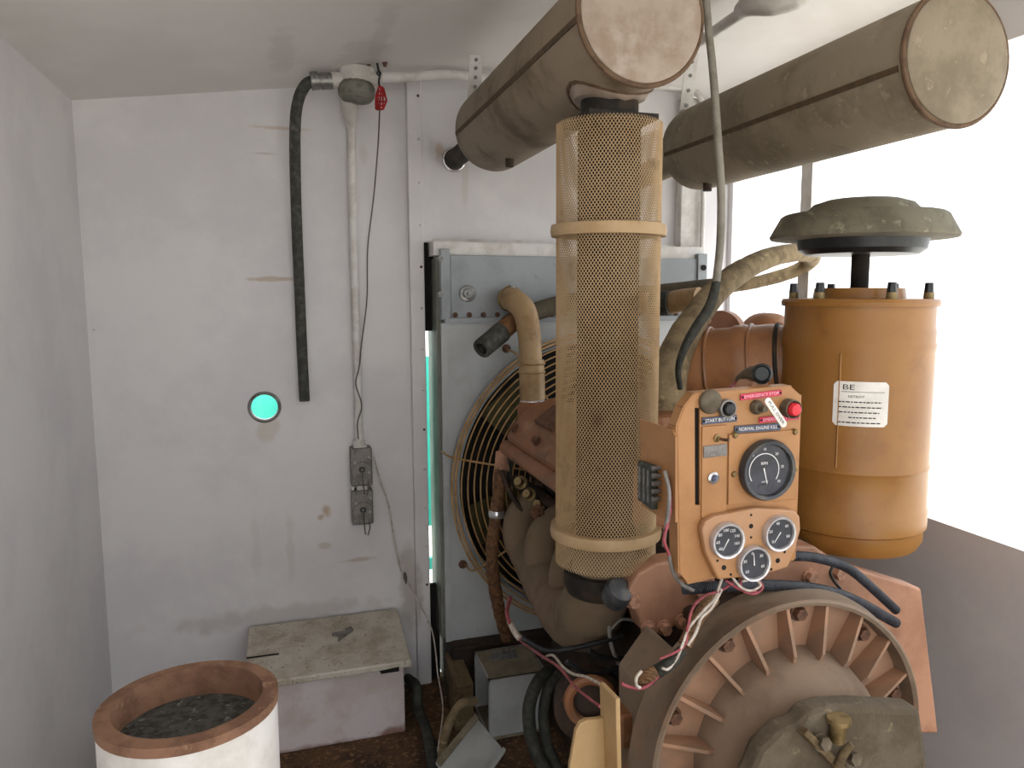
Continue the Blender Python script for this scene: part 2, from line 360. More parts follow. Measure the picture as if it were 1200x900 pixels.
# left wall, right wall with two long openings added to let daylight in
g = G(); g.bb((XL-.04, YN, 0), (XL, WY, 2.12)); obj('wall_left', g, M_wall, kind='structure', smooth=0)
g = G(); sill = .85; head = 2.14; yp = PXX(945, 220, XR).y
g.bb((XR, YN, 0), (XR+.04, WY+.03, sill)); g.bb((XR, YN, head), (XR+.04, WY+.03, 2.3))
g.bb((XR, WY-.03, sill), (XR+.04, WY+.03, head)); g.bb((XR, YN, sill), (XR+.04, YN+.4, head))
wall_right = obj('wall_right', g, M_wall, kind='structure', smooth=0)
g = G(); g.bb((XR, yp-.03, sill), (XR+.03, yp+.03, head)); obj('trim_5', g, M_white, kind='structure', smooth=0)
# outside
g = G(); g.bb((-30, -30, -.5), (30, 30, -.45)); obj('ground_outside', g, M_ground, kind='structure', smooth=0)
ty = 3.9
def slitz(y): return P(498, y, ty).z
tl = thing('teal_sheet_fence', (0, ty, -.45), 'teal painted sheet fence seen outside through the wall gap and peep hole', 'fence')
g = G(); n = 60; za, zb = slitz(618), slitz(418); prof = []
for i in range(n+1):
    x = -1.6+i*3.4/n; prof.append((x, ty+(.02 if i % 4 in (0, 1) else 0)))
back = [(x, y+.004) for x, y in reversed(prof)]
g.prism([(x, y, za) for x, y in prof+back], (0, 0, zb-za)); obj('sheet', g, M_teal, tl, smooth=0)
for z0, z1 in ((slitz(668), slitz(655)),):
    g = G(); g.bb((-1.6, ty, z0), (1.8, ty+.03, z1)); obj('rail', g, M_teal, tl, smooth=0)
for x in (-1.55, .0, 1.7):
    g = G(); g.bb((x, ty+.03, -.45), (x+.06, ty+.08, zb)); obj('fence_post', g, M_teal, tl, smooth=0)

# ================================================================= LARGE THINGS
# ---- radiator
RY = 2.72; rx0, rx1 = .511, 1.586; rz0, rzs, rz1 = .208, 1.41, 1.66
rad = thing('radiator', (1.05, 2.83, 0), 'large grey painted radiator standing in the wall opening behind the engine', 'radiator')
g = G(); g.bb((rx0+.02, RY+.03, rz0), (rx1-.02, 2.95, rz1-.015)); obj('core_housing', g, M_radside, rad, smooth=0)
g = G(); g.bb((rx0+.045, RY+.004, rzs+.004), (rx1-.03, RY+.03, rz1-.02)); tank = obj('top_tank', g, M_rad, rad, smooth=0, bevel=.004)
g = G(); g.bb((rx0+.01, RY-.006, rzs), (rx0+.043, RY+.03, rz1)); obj('side_flange', g, M_rad, rad, smooth=0, bevel=.002)
g = G(); g.bb((rx1-.04, RY-.006, rzs), (rx1, RY+.03, rz1)); g2 = obj('side_flange', g, M_rad, rad, smooth=0, bevel=.002)
g = G(); g.cyl((rx1-.018, RY-.012, 1.605), (rx1-.018, RY-.005, 1.605), .011, n=16); obj('lifting_hole', g, M_dark, rad)
g = G(); g.bb((rx0, RY+.035, rz0), (rx0+.02, 2.94, rz1-.03)); obj('side_channel', g, M_radside, rad, smooth=0)
g = G(); g.bb((rx0+.02, RY-.012, rzs-.012), (rx1-.02, RY+.01, rzs+.006)); seam = obj('seam_strip', g, M_rad, rad, smooth=0)
for i in range(20):
    g = hexbolt((rx0+.06+i*.052, RY-.002, rzs+.017), (0, -1, 0), .007, .009); obj('bolt', g, M_boltr, seam)
fc = Vector((1.075, RY, .815)); fR = .54
g = G(); plate_with_hole(g, rx0+.012, rx1-.012, rz0, rzs-.012, fc.x, fc.z, min(fR-.03, .515), RY+.002, RY+.03, 96)
shroud = obj('shroud_panel', g, M_rad2, rad, smooth=0)
g = G(); g.bb((rx0+.008, RY-.004, rz0), (rx0+.03, RY+.004, rzs-.012)); obj('edge_angle', g, M_rad2, rad, smooth=0)
g = G(); g.lathe([(.512, -.075), (.518, -.075), (.53, -.0), (.515, .0)], (fc.x, RY, fc.z), (0, 1, 0), 96, caps=False); obj('shroud_lip', g, M_rad, rad)
g = G(); g.cyl((fc.x, RY+.032, fc.z), (fc.x, RY+.028, fc.z), .51, n=64); obj('core_face', g, M_dark, rad)
g = G(); g.bb((rx0-.01, RY+.022, rz1-.022), (rx1, 2.95, opT-.006)); obj('top_lip', g, M_white, rad, smooth=0)
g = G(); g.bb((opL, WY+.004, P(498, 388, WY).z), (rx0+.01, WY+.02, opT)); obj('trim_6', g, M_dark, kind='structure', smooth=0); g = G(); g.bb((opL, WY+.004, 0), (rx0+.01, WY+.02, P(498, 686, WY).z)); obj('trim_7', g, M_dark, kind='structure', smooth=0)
c = P(548, 344, RY)
g = G(); g.lathe([(.03, 0), (.028, -.004), (.018, -.006), (.016, -.012), (.006, -.013), (.005, -.022), (.0, -.022)], c, (0, 1, 0), 24); obj('sensor_plug', g, M_galv, rad)
for px, py in ((516, 303), (516, 345)):
    g = hexbolt(P(px, py, RY-.006), (0, -1, 0), .008, .01); obj('bolt', g, M_galv, rad)
# ---- wire fan guard
fg = thing('fan_guard', (fc.x, 2.62, fc.z-fR), 'round tan wire fan guard bolted to the grey radiator', 'fan guard')
GY = 2.60
rings = [.549, .537]+[.516-.0225*i for i in range(18)]
for i, r in enumerate(rings):
    g = G(); k = (r/.55)
    yy = GY-.03*(1-k*k)
    g.torus((fc.x, yy, fc.z), (0, 1, 0), r, .0040 if i < 2 else .0028, 96, 6); obj('guard_ring', g, M_tanw, fg)
for i in range(8):
    a = PI/8+i*PI/4+.18
    d = Vector((math.cos(a), 0, math.sin(a))); o = Vector((fc.x, 0, fc.z))
    g = G(); g.tube([o+d*.12+Vector((0, GY-.035, 0)), o+d*.35+Vector((0, GY-.022, 0)), o+d*.548+Vector((0, GY+.004, 0)), o+d*.575+Vector((0, RY-.01, 0))], .0036, 6, 5)
    obj('guard_spoke', g, M_tanw, fg)
    if abs(d.x*.58) < .54 and abs(d.z*.58) < .6:
        g = hexbolt(o+d*.58+Vector((0, RY+.001, 0)), (0, -1, 0), .012, .014); obj('bolt', g, M_boltr, fg)
# ---- fan
fan = thing('cooling_fan', (fc.x, 2.66, fc.z-.48), 'dark olive bladed cooling fan behind the tan wire guard', 'fan')
g = G(); g.lathe([(.0, -.05), (.09, -.05), (.1, -.03), (.1, .03), (.0, .03)], (fc.x, 2.66, fc.z), (0, 1, 0), 24); obj('hub', g, M_fan, fan)
for i in range(6):
    a = i*PI/3+.32; d = Vector((math.cos(a), 0, math.sin(a))); t = Vector((-math.sin(a), 0, math.cos(a))); o = Vector((fc.x, 2.665, fc.z))
    n_ = Vector((0, 1, 0)); tw = (t*.8+n_*.28).normalized(); th = tw.cross(d)*.004
    q = [o+d*.09-tw*.06, o+d*.09+tw*.06, o+d*.3+tw*.1, o+d*.48+tw*.1, o+d*.48-tw*.09, o+d*.3-tw*.09]
    g = G(); g.prism(q, th); obj('fan_blade', g, M_fan, fan, smooth=0)

# ---- mufflers
def muffler(name, x, z, y0, y1, R, m_, label, capm, out):
    t = thing(name, (x, (y0+y1)/2, z-R), label, 'muffler')
    ax = Vector((0, 1, 0)); L_ = y1-y0
    g = G(); g.lathe([(R-.004, 0), (R, .008), (R, L_-.05), (R*.97, L_-.03), (R*.86, L_-.008), (R*.5, L_), (0, L_+.004)], (x, y0, z), ax, 64); obj('shell', g, m_, t, smooth=50)
    g = G(); g.lathe([(0, -.004), (R*.3, -.004), (R*.6, -.004), (R*.93, -.004), (R*.97, -.001), (R*.99, .012)], (x, y0, z), ax, 64, caps=False); obj('end_cap', g, capm, t)
    g = G(); g.torus((x, y0+.006, z), ax, R, .006, 64, 8); obj('rim_weld', g, M_weld, t)
    return t, L_
mx, mz, mR = .672, 2.037, .131
muf, L_ = muffler('muffler', mx, mz, 1.415, 2.585, mR, M_muff, 'long rust-stained cylindrical muffler with its flat end cap toward the camera', M_cap, 0)
def seamline(t, x, z, R, y0, y1, ang, m_=M_seam, w=.006):
    d = Vector((math.cos(ang), 0, math.sin(ang))); tt = Vector((-math.sin(ang), 0, math.cos(ang))); p = Vector((x, 0, z))+d*R
    g = G(); g.box(p+Vector((0, (y0+y1)/2, 0)), (.005, y1-y0, w*2), Matrix.Rotation(-ang, 3, 'Y')); obj('seam', g, m_, t, smooth=0)
seamline(muf, mx, mz, mR, 1.43, 2.53, math.radians(180+8))
# saddle and outlet stub above the guard
gx, gy = .672, 1.572
g = G(); n = 24; R1 = []; R2 = []
for j in range(n):
    a = 2*PI*j/n; s_ = .088
    dx, dy = math.cos(a)*s_, math.sin(a)*s_*1.05
    zz = mz-math.sqrt(max(mR**2-dx**2, 0))
    R1.append(Vector((gx+dx, gy+dy, zz+.001))); R2.append(Vector((gx+dx*.86, gy+dy*.86, min(zz-.004, mz-mR-.012+.02*abs(math.cos(a))))))
g.rings([[p+Vector((0, 0, .012)) for p in R1], R1, R2]); obj('saddle_plate', g, M_cap, muf, smooth=60)
g = G(); g.tube(R1+[R1[0]], .005, 6, 0); obj('saddle_weld', g, M_weld, muf)
g = G(); g.cyl((mx-.015, 2.3, mz-mR+.01), (mx-.015, 2.3, mz-mR-.022), .013, n=10); obj('drain_plug', g, M_burnt, muf)
pe = P(540, 186, 2.6); g = G(); oc = P(536, 184, 2.78); g.cyl((oc.x, 2.54, oc.z), (oc.x, WY-.004, oc.z), .034, n=28); obj('outlet_pipe', g, M_burnt, muf)
g = G(); g.torus((oc.x, WY-.012, oc.z), (0, 1, 0), .038, .007, 32, 8); obj('outlet_collar', g, M_chrome, muf)
# right muffler
rmx, rmz = 1.285, 1.968
mufr, L_ = muffler('muffler', rmx, rmz, 1.25, 2.31, .131, M_muffr, 'dusty olive-brown muffler crossing the added daylight opening at right', M_muffr, 0)
seamline(mufr, rmx, rmz, .131, 1.27, 2.26, math.radians(180+12))
g = G(); p = P(829, 217, 2.16); g.cyl((p.x, p.y, p.z+.02), (p.x, p.y, p.z-.018), .014, n=10); obj('drain_plug', g, M_burnt, mufr)
g = G(); g.cyl((rmx-.05, 2.27, rmz-.03), (rmx-.06, WY-.004, rmz-.06), .042, n=28); obj('outlet_pipe', g, M_muffr, mufr)
g = G(); g.torus((rmx-.06, WY-.012, rmz-.06), (0, 1, 0), .046, .007, 32, 8); obj('outlet_collar', g, M_galv, mufr)

# ---- expanded metal exhaust guard
gz0, gz1, gR = .895, 1.862, .113
gd = thing('exhaust_guard', (gx, gy, gz0), 'tall tan perforated metal guard around the vertical exhaust pipe', 'exhaust guard')
def sleeve():
    nu, nv = 96, 182; vs = []; fs = []
    du = 2*PI/nu; dv = (gz1-gz0)/nv
    for j in range(nv-1):
        for i in range(nu):
            u = (i+.5*(j % 2))*du; z = gz0+(j+1)*dv
            # diamond cell: half width du/2, half height dv ; hole inside
            out = ((-.5, 0), (0, -1), (.5, 0), (0, 1)); hw_, hh = .345, .68
            inn = ((-hw_, -.12*0), (0, -hh), (hw_, 0), (0, hh))
            b = len(vs)
            for k, (a, c) in enumerate(out+inn):
                r = gR+(.0012 if k < 4 else 0)
                an = u+a*du; vs.append((gx+r*math.cos(an), gy+r*math.sin(an), z+c*dv))
            for k in range(4): fs.append((b+k, b+(k+1) % 4, b+4+(k+1) % 4, b+4+k))
    return vs, fs
vs_, fs_ = sleeve(); g = G(); g.v = [Vector(v) for v in vs_]; g.f = fs_
obj('perforated_sleeve', g, M_guard, gd, smooth=0, recalc=False)
for z in (P(708, 271, gy).z, P(708, 620, gy).z):
    g = G(); g.lathe([(gR+.001, -.013), (gR+.012, -.012), (gR+.014, 0), (gR+.012, .012), (gR+.001, .013)], (gx, gy, z), (0, 0, 1), 64, caps=False); obj('clamp_ring', g, M_guard, gd)
g = G(); g.cyl((gx, gy, .82), (gx, gy, 1.875), .068, n=32); obj('exhaust_pipe', g, M_innerpipe, gd)
g = G(); g.cyl((gx, gy, 1.84), (gx, gy, mz-mR+.03), .062, n=32); obj('pipe_neck', g, M_burnt, gd)
g = G(); g.bb((gx-.078, gy-.078, 1.862), (gx+.078, gy+.078, 1.874)); obj('flange_plate', g, M_burnt, gd, smooth=0)

# ---- air cleaner canister with precleaner
ay = 1.62; ax_ = 1.388; aR = .186; az1 = 1.475; az0 = .86
ac = thing('air_cleaner', (ax_, ay, az0), 'ochre yellow cylindrical air cleaner canister with dusty mushroom cap at right', 'air cleaner')
g = G(); g.lathe([(0, 0), (aR*.9, 0), (aR*.96, .02), (aR*.96, .05), (aR, .055), (aR, .1), (aR*.985, .105), (aR*.985, .2), (aR, .21), (aR*.985, .22), (aR*.985, .5), (aR, .515), (aR*.985, .525), (aR*.985, .55), (aR*.97, .56), (aR*.97, az1-az0)], (ax_, ay, az0), (0, 0, 1), 72)
obj('canister', g, M_can, ac, smooth=30)
g = G(); g.lathe([(aR*.95, 0), (aR*1.01, .0), (aR*1.02, .01), (aR*1.0, .018), (aR*.6, .02), (aR*.58, .045), (0, .045)], (ax_, ay, az1-.004), (0, 0, 1), 64); obj('lid', g, M_can, ac, smooth=35)
for i in range(6):
    a = 2*PI*i/6+3.42; p = Vector((ax_+aR*.86*math.cos(a), ay+aR*.86*math.sin(a), az1+.01))
    g = G(); g.cyl(p, p+Vector((0, 0, .02)), .013, .012, n=16); b = obj('stud', g, M_brass, ac)
    g = G(); g.cyl(p+Vector((0, 0, .018)), p+Vector((0, 0, .044)), .012, .010, n=6); obj('nut', g, M_black, b)
g = G(); g.cyl((ax_, ay, az1), (ax_, ay, 1.62), .022, n=20); obj('stem', g, M_innerpipe, ac)
g = G(); g.lathe([(.05, 0), (.135, .0), (.152, .012), (.16, .05), (0, .05)], (ax_, ay, 1.6), (0, 0, 1), 56); obj('precleaner_bowl', g, M_black, ac, smooth=35)
g = G(); g.lathe([(.15, -.004), (.222, .0), (.225, .006), (.198, .055), (.19, .06), (.142, .062), (.12, .085), (.09, .095), (0, .1)], (ax_, ay, 1.64), (0, 0, 1), 56); obj('precleaner_cap', g, M_precap, ac, smooth=30)
# label wrapped on canister
lc = P(977, 450, 1.5); a0 = None
def can_pt(px, py):
    d = ray(px, py); # intersect with cylinder
    A = d.x**2+d.y**2; B = 2*(d.x*(CAM.x-ax_)+d.y*(CAM.y-ay)); C_ = (CAM.x-ax_)**2+(CAM.y-ay)**2-(aR*.988)**2
    t = (-B-math.sqrt(max(B*B-4*A*C_, 0)))/(2*A); return CAM+d*t
pa, pb = can_pt(977.5, 446), can_pt(978, 498)
ang0 = math.atan2(pa.y-ay, pa.x-ax_); ztop, zbot = pa.z, pb.z
LW = .125
def on_can(s, z, off=.0015): # s metres to the right of label left edge
    a = ang0+s/aR; return Vector((ax_+(aR*.987+off)*math.cos(a), ay+(aR*.987+off)*math.sin(a), z))
g = G(); ns = 16; vs = []; rr = .008
for i in range(ns+1):
    s_ = LW*i/ns; inset = rr*(1-math.sqrt(max(0, 1-(1-min(s_, LW-s_, rr)/rr)**2)))
    vs += [on_can(s_, zbot+inset), on_can(s_, ztop-inset)]
g.add(vs, [(2*i, 2*i+2, 2*i+3, 2*i+1) for i in range(ns)]); lab = obj('label', g, M_label, ac, recalc=False, label='white printed label')
h = ztop-zbot
text('BE', None, (1, 0, 0), (0, 0, 1), .0125, M_ink, lab, width=.026, bend=lambda x, y: on_can(.034+x, ztop-.014+y, .0022))
text('DETROIT', None, (1, 0, 0), (0, 0, 1), .0055, M_ink, lab, width=.036, bend=lambda x, y: on_can(.052+x, ztop-.036+y, .0022))
for k, (s0, s1) in enumerate(((.018, .115), (.012, .11), (.012, .112), (.012, .105), (.036, .1), (.012, .108))):
    zz = ztop-(.0245 if k == 0 else .0365+k*.0115*h/.1)
    g = G(); x = s0
    while x < s1:
        l = s1-s0 if k == 0 else random.uniform(.004, .012); l = min(l, s1-x); q = 6 if k == 0 else 1
        for e in range(q):
            xa, xb = x+l*e/q, x+l*(e+1)/q; hh = .0005 if k == 0 else .0013
            g.add([on_can(xa, zz-hh, .0022), on_can(xb, zz-hh, .0022), on_can(xb, zz+hh, .0022), on_can(xa, zz+hh, .0022)], [(0, 1, 2, 3)])
        x += l+.0025
    obj('printed_line', g, M_ink, lab, smooth=0, recalc=False)

sp = can_pt(986, 400); sa = math.atan2(sp.y-ay, sp.x-ax_)
g = G(); zs = [az0+.225, az0+.5]; wv = .0025/aR
g.add([Vector((ax_+rr_*math.cos(sa+e_), ay+rr_*math.sin(sa+e_), z_)) for z_ in zs for e_, rr_ in ((-wv, aR*.985), (0, aR*.985+.0035), (wv, aR*.985))], [(0, 1, 4, 3), (1, 2, 5, 4)]); obj('weld_seam', g, M_can, ac, recalc=False)
# ---- intake duct
du = thing('intake_duct', P(870, 440, 1.8), 'brown banded intake duct running into the ochre canister', 'intake duct')
p0, p1 = P(795, 434, 1.98), P(960, 424, 1.72); axd = (p1-p0); Ld = axd.length
R0 = .112
g = G(); g.lathe([(R0*.5, -.005), (R0*1.1, -.005), (R0*1.12, .012), (R0*.9, .018), (R0*.9, .03), (R0*1.0, .04), (R0*1.0, .09), (R0*.97, .1), (R0*1.0, .115), (R0*1.0, .16), (R0*1.04, .17), (R0*1.04, .2), (R0*1.0, .21), (R0*1.0, .27), (R0*.93, .3), (R0*.93, Ld)], p0, axd, 56); obj('duct', g, M_canpipe, du, smooth=35)
g = G(); g.torus(p0+axd.normalized()*.285, axd, R0*.965, .006, 56, 8); obj('band', g, M_burnt, du)
for e_ in (.1, .215):
    g = G(); g.torus(p0+axd.normalized()*e_, axd, R0*1.02, .005, 56, 8); obj('band', g, M_canpipe, du)
c = P(843, 392, 2.12); g = G(); g.cyl(c, c+Vector((.03, .02, 0)), .075, n=36); obj('flange_disc', g, M_pink, du)
g = G(); g.cyl(c+Vector((-.045, -.004, .045)), c+Vector((-.055, -.012, .045)), .012, n=12); obj('bolt', g, M_boltp, du)
c = P(903, 398, 2.1); g = G(); g.lathe([(0, -.04), (.06, -.03), (.085, 0), (.085, .08), (0, .08)], c, (.3, 1, 0), 32); obj('elbow_dome', g, M_canpipe, du)

# ================================================================= ENGINE
en = thing('diesel_engine', (.95, 1.9, .05), 'orange-brown diesel engine between the radiator and the ribbed flywheel housing', 'engine')
g = G(); g.bb((.80, 1.36, .42), (1.14, 2.42, .82)); g.bb((.76, 1.52, .62), (1.2, 2.38, .9)); obj('block', g, M_engdark, en, smooth=0, bevel=.015)
g = G(); g.bb((.82, 1.5, .16), (1.14, 2.4, .43)); obj('oil_pan', g, M_engdark, en, smooth=0, bevel=.02)
# left bank rocker cover: edge line follows two points on the photograph's cover edge
e0 = P(598, 522, 2.36); e1 = P(656, 588, 1.9)
ex0 = e0.x; ez0 = e0.z; dx = .045; 
prof = [(0, 0), (-.01, .03), (.03, .09), (.07, .125), (.15, .15), (.22, .12), (.24, .0), (.2, -.06), (.05, -.03)]
g = G(); g.prism([(ex0+a, 2.38, ez0+b) for a, b in prof], (0, -.86, 0)); vc = obj('rocker_cover', g, M_eng, en, smooth=0, bevel=.012)
g = G(); g.prism([(ex0+a, 2.39, ez0+b) for a, b in ((-.03, -.02), (-.03, .0), (-.012, .016), (.02, .01), (.02, -.035), (-.015, -.035))], (0, -.88, 0)); obj('cover_lip', g, M_eng, en, smooth=0, bevel=.008)
g = G(); g.prism([(ex0+.035, 2.2, ez0+.095), (ex0+.1, 2.2, ez0+.142), (ex0+.1, 2.04, ez0+.142), (ex0+.035, 2.04, ez0+.095)], (-.006, 0, .01)); obj('cover_plate', g, M_boltr, en, smooth=0)
for y in (2.33, 2.1, 1.87, 1.64):
    g = hexbolt((ex0+.009, y, ez0+.06), (-.83, 0, .55), .011, .018); obj('bolt', g, M_boltr, vc)
g = G(); g.bb((.76, 1.6, 1.05), (1.16, 2.34, 1.12)); g.bb((.86, 1.7, .9), (1.08, 2.3, 1.2)); obj('air_box', g, M_eng, en, smooth=0, bevel=.02)
# thermostat housing
c = P(632, 496, 2.44)
g = G(); g.box(c+Vector((.04, 0, -.02)), (.16, .12, .08)); g.lathe([(.05, 0), (.052, .03), (.044, .05)], P(624, 488, 2.47), (0, 0, 1), 24); th = obj('thermostat_housing', g, M_eng, en, smooth=40, bevel=.006)
for a, b in ((612, 500), (640, 488)):
    g = hexbolt(P(a, b, 2.375), (0, -1, .2), .011, .016); obj('bolt', g, M_boltr, th)
# front pulley cluster between fan and cover
g = G(); g.cyl((fc.x-.2, 2.45, .95), (fc.x-.2, 2.52, .95), .12, n=32); g.cyl((fc.x, 2.4, fc.z), (fc.x, 2.56, fc.z), .09, n=32); obj('pulley', g, M_engdark, en)
# exhaust manifold: log with runners, elbow to the stack
path = [P(612, 640, 2.3), P(628, 664, 2.14), P(648, 696, 1.96), P(668, 722, 1.78), P(688, 722, 1.66), Vector((gx-.005, gy, .86)), Vector((gx, gy, .93))]
g = G(); g.tube(path, [.05, .062, .068, .072, .078, .076, .07], 24, 8); mani = obj('exhaust_manifold', g, M_mani, en, smooth=60)
for (a, b, Y) in ((607, 607, 2.3), (633, 631, 2.1), (664, 660, 1.88)):
    q = P(a, b, Y)
    g = G(); g.tube([q+Vector((.17, .02, .075)), q+Vector((.09, .01, .055)), q+Vector((.02, 0, .015)), q+Vector((.0, -.02, -.05)), q+Vector((.015, -.05, -.12))], [.046, .05, .053, .055, .05], 20, 7); obj('manifold_runner', g, M_mani, mani, smooth=60)
c = P(714, 690, 1.5); g = G(); g.lathe([(0, -.012), (.028, -.01), (.034, 0), (.03, .03)], P(726, 693, 1.45), (-.3, 1, -1.2), 24); obj('elbow_flange', g, M_bez, mani)
for a, b in ((648, 560), (665, 585), (632, 598), (655, 615)):
    q = P(a, b, 2.0); g = hexbolt(q, (-.7, -.4, -.2), .014, .025); obj('bolt', g, M_boltr, en)
q = P(640, 585, 2.2); g = G(); g.tube([q+Vector((-.06, .15, .03)), q, q+Vector((.05, -.3, -.04))], .022, 10, 5, wob=.15); obj('fuel_rail', g, M_engdark, en)
g = G(); g.lathe([(.088, -.02), (.095, .0), (.095, .03), (.07, .035)], (gx, gy, .845), (0, 0, 1), 32); obj('stack_base', g, M_burnt, en, smooth=40)
for a, b in ((612, 566), (622, 580), (634, 592), (645, 606)):
    q = P(a, b, 2.22); g = G(); g.lathe([(.02, 0), (.022, .015), (.014, .02), (.012, .04)], q, (-.5, -.6, .3), 10); obj('injector_fitting', g, M_brass, en)
# salmon end plate with bolts
EP = 1.44
poly = [(738, 690), (748, 672), (770, 660), (806, 655), (840, 680), (828, 702), (808, 722), (786, 738), (754, 741), (749, 724), (742, 712), (729, 706)]
g = G(); g.prism([P(a, b, EP) for a, b in poly], (0, .06, 0)); epl = obj('end_plate', g, M_pink, en, smooth=0, bevel=.006)
for a, b in ((740, 703), (759, 736), (777, 735), (799, 728), (819, 693)):
    g = hexbolt(P(a, b, EP), (0, -1, 0), .013, .02); obj('bolt', g, M_boltp, epl)
# right hand casting next to canister
poly = [(930, 640), (955, 640), (975, 655), (1010, 668), (1080, 690), (1100, 860), (1000, 860), (900, 760), (880, 690)]
g = G(); g.prism([P(a, b, 1.42) for a, b in poly], (0, .06, 0)); rc = obj('bell_plate', g, M_pink, en, smooth=0, bevel=.006)
for a, b in ((948, 675), (980, 670)):
    g = hexbolt(P(a, b, 1.42), (0, -1, 0), .014, .02); obj('bolt', g, M_boltp, rc)
g = G(); g.lathe([(0, -.02), (.06, -.02), (.07, 0), (.07, .05)], P(948, 676, 1.5), (0, 1, 0), 32); obj('cover_boss', g, M_pink, rc)

# ---- flywheel housing
FX, FZ = .884, .636
g = G(); R = []
for r_, h_, e_ in ((.20, .012, 0), (.284, .012, 0), (.287, -.022, 0), (.294, -.026, 0), (.300, -.02, .05), (.318, .045, .9), (.322, .055, 1), (.322, .09, 1), (.2, .09, 1)):
    cx_, cz_ = FX+.030*e_, FZ-.036*e_
    R.append([Vector((cx_+r_*math.cos(2*PI*j/96), 1.172+h_, cz_+r_*math.sin(2*PI*j/96))) for j in range(96)])
g.rings(R, caps=False); fh = obj('flywheel_housing', g, M_dustp, en, smooth=35)
g = G(); g.lathe([(.17, .0), (.286, .0)], (FX, 1.183, FZ), (0, 1, 0), 96, caps=False); obj('annulus_face', g, M_flyface, fh)
g = G(); g.lathe([(.198, .06), (.196, .0), (.185, -.045), (.16, -.085), (.125, -.105), (.06, -.112), (0, -.112)], (FX, 1.18, FZ), (0, 1, 0), 72, caps=False); obj('bell_cone', g, M_bell, fh, smooth=60)
for i in range(20):
    a = i*2*PI/20+.08; d = Vector((math.cos(a), 0, math.sin(a))); t = Vector((-math.sin(a), 0, math.cos(a)))*.0034; o = Vector((FX, 0, FZ))
    Y0 = 1.184
    q = [o+d*.287+Vector((0, Y0, 0)), o+d*.287+Vector((0, Y0-.03, 0)), o+d*.2+Vector((0, Y0-.05, 0)), o+d*.185+Vector((0, Y0-.046, 0)), o+d*.185+Vector((0, Y0, 0))]
    g = G(); g.prism([p-t for p in q], t*2); obj('rib', g, M_flyface, fh, smooth=0)
    if i % 2 == 0:
        aa = a+PI/20; dd = Vector((math.cos(aa), 0, math.sin(aa)))
        g = hexbolt(o+dd*.262+Vector((0, Y0, 0)), (0, -1, 0), .0125, .018); obj('bolt', g, M_boltr, fh)
# left foot / side of the housing
a = P(765, 820, 1.22); b = P(792, 905, 1.22)
g = G(); g.prism([P(764, 822, 1.25), P(800, 770, 1.25), P(830, 800, 1.25), P(830, 960, 1.25), P(764, 960, 1.25)], (0, .16, 0)); obj('housing_side', g, M_dustp, en, smooth=0, bevel=.006)
g = G(); g.prism([P(728, 840, 1.34), P(765, 834, 1.34), P(765, 876, 1.34), P(728, 880, 1.34)], (0, .08, 0)); obj('mount_pad', g, M_eng, en, smooth=0, bevel=.006)
g = G(); g.prism([P(762, 820, 1.262), P(766, 816, 1.262), P(768, 960, 1.262), P(762, 960, 1.262)], (0, -.02, 0)); obj('gasket_edge', g, M_tanbr, en, smooth=0)
# gunk covered governor casting in front of the bell
gc = thing('oily_adapter_casting', P(975, 960, .98), 'grime-covered grey casting with brass fitting in front of the flywheel bell', 'casting')
GYY = 1.0
poly = [(872, 980), (880, 920), (896, 882), (920, 858), (940, 852), (950, 838), (975, 830), (1010, 828), (1080, 831), (1100, 980)]
g = G(); g.prism([P(a, b, GYY) for a, b in poly], (0, .05, 0)); obj('casting', g, M_gunk, gc, smooth=0, bevel=.012)
q = P(983, 846, .985); g = G(); g.cyl(q+Vector((0, 0, -.035)), q+Vector((0, 0, .004)), .012, .014, n=16); g.cyl(q, q+Vector((0, 0, .008)), .02, n=20); obj('brass_cap', g, M_brass, gc)
g = G(); g.prism([P(933, 856, .995), P(938, 850, .995), P(985, 898, .995), P(980, 905, .995)], (0, -.02, .004)); obj('tan_edge', g, M_wood, gc, smooth=0)
g = G(); g.tube([P(982, 898, .97), P(990, 882, .968), P(998, 872, .965)], [.008, .007, .006], 10, 4); obj('lever', g, M_wood, gc)
for a, b in ((995, 888), (960, 870)):
    g = hexbolt(P(a, b, .985), (0, -1, .4), .011, .02); obj('bolt', g, M_gunk, gc)

# ================================================================= CONTROL PANEL
CY = 1.12
cp = thing('control_panel', P(865, 682, CY), 'orange engine control panel with round gauges, push buttons and labels', 'control panel')
def C(x, y, off=0): return P(x, y, CY)+Vector((0, -off, 0))
EXB = (0, .004, 0)
g = G()
left = [(794, 500), (802, 478), (814, 463), (814.5, 600), (814.5, 681), (806, 683), (797, 672)]
g.prism([C(*p) for p in left], EXB)
g.prism([C(*p) for p in ((814, 463), (820, 460), (820, 478), (814.2, 478))], EXB)
g.prism([C(*p) for p in ((814.5, 592), (820, 592), (820, 680), (814.5, 681))], EXB)
right = [(820, 460), (928, 454), (938, 463), (936, 520), (931, 655), (820, 680)]
g.prism([C(*p) for p in right], EXB)
obj('face_plate', g, M_panel, cp, smooth=0)
g = G()
fl = [(794, 500), (802, 478), (814, 463), (928, 454)]
xs = C(794, 560).x
def side(pts, w_=.13):
    for (a, b) in zip(pts, pts[1:]):
        p, q = C(*a), C(*b); g.add([p, q, q+Vector((0, w_, 0)), p+Vector((0, w_, 0)), p+Vector((0, 0, 0)) , q], [(0, 1, 2, 3)])
o1 = Vector((0, .001, 0))
def wallstrip(a, b, da, db, th):
    p, q = C(*a)+o1, C(*b)+o1; g.prism([p, q, q+Vector((0, db, 0)), p+Vector((0, da, 0))], th)
wallstrip((794, 500), (797, 672), .03, .03, (-.003, 0, 0))
wallstrip((814, 463), (928, 454), .03, .03, (0, 0, .003))
wallstrip((802, 478), (814, 463), .025, .025, (-.002, 0, .002))
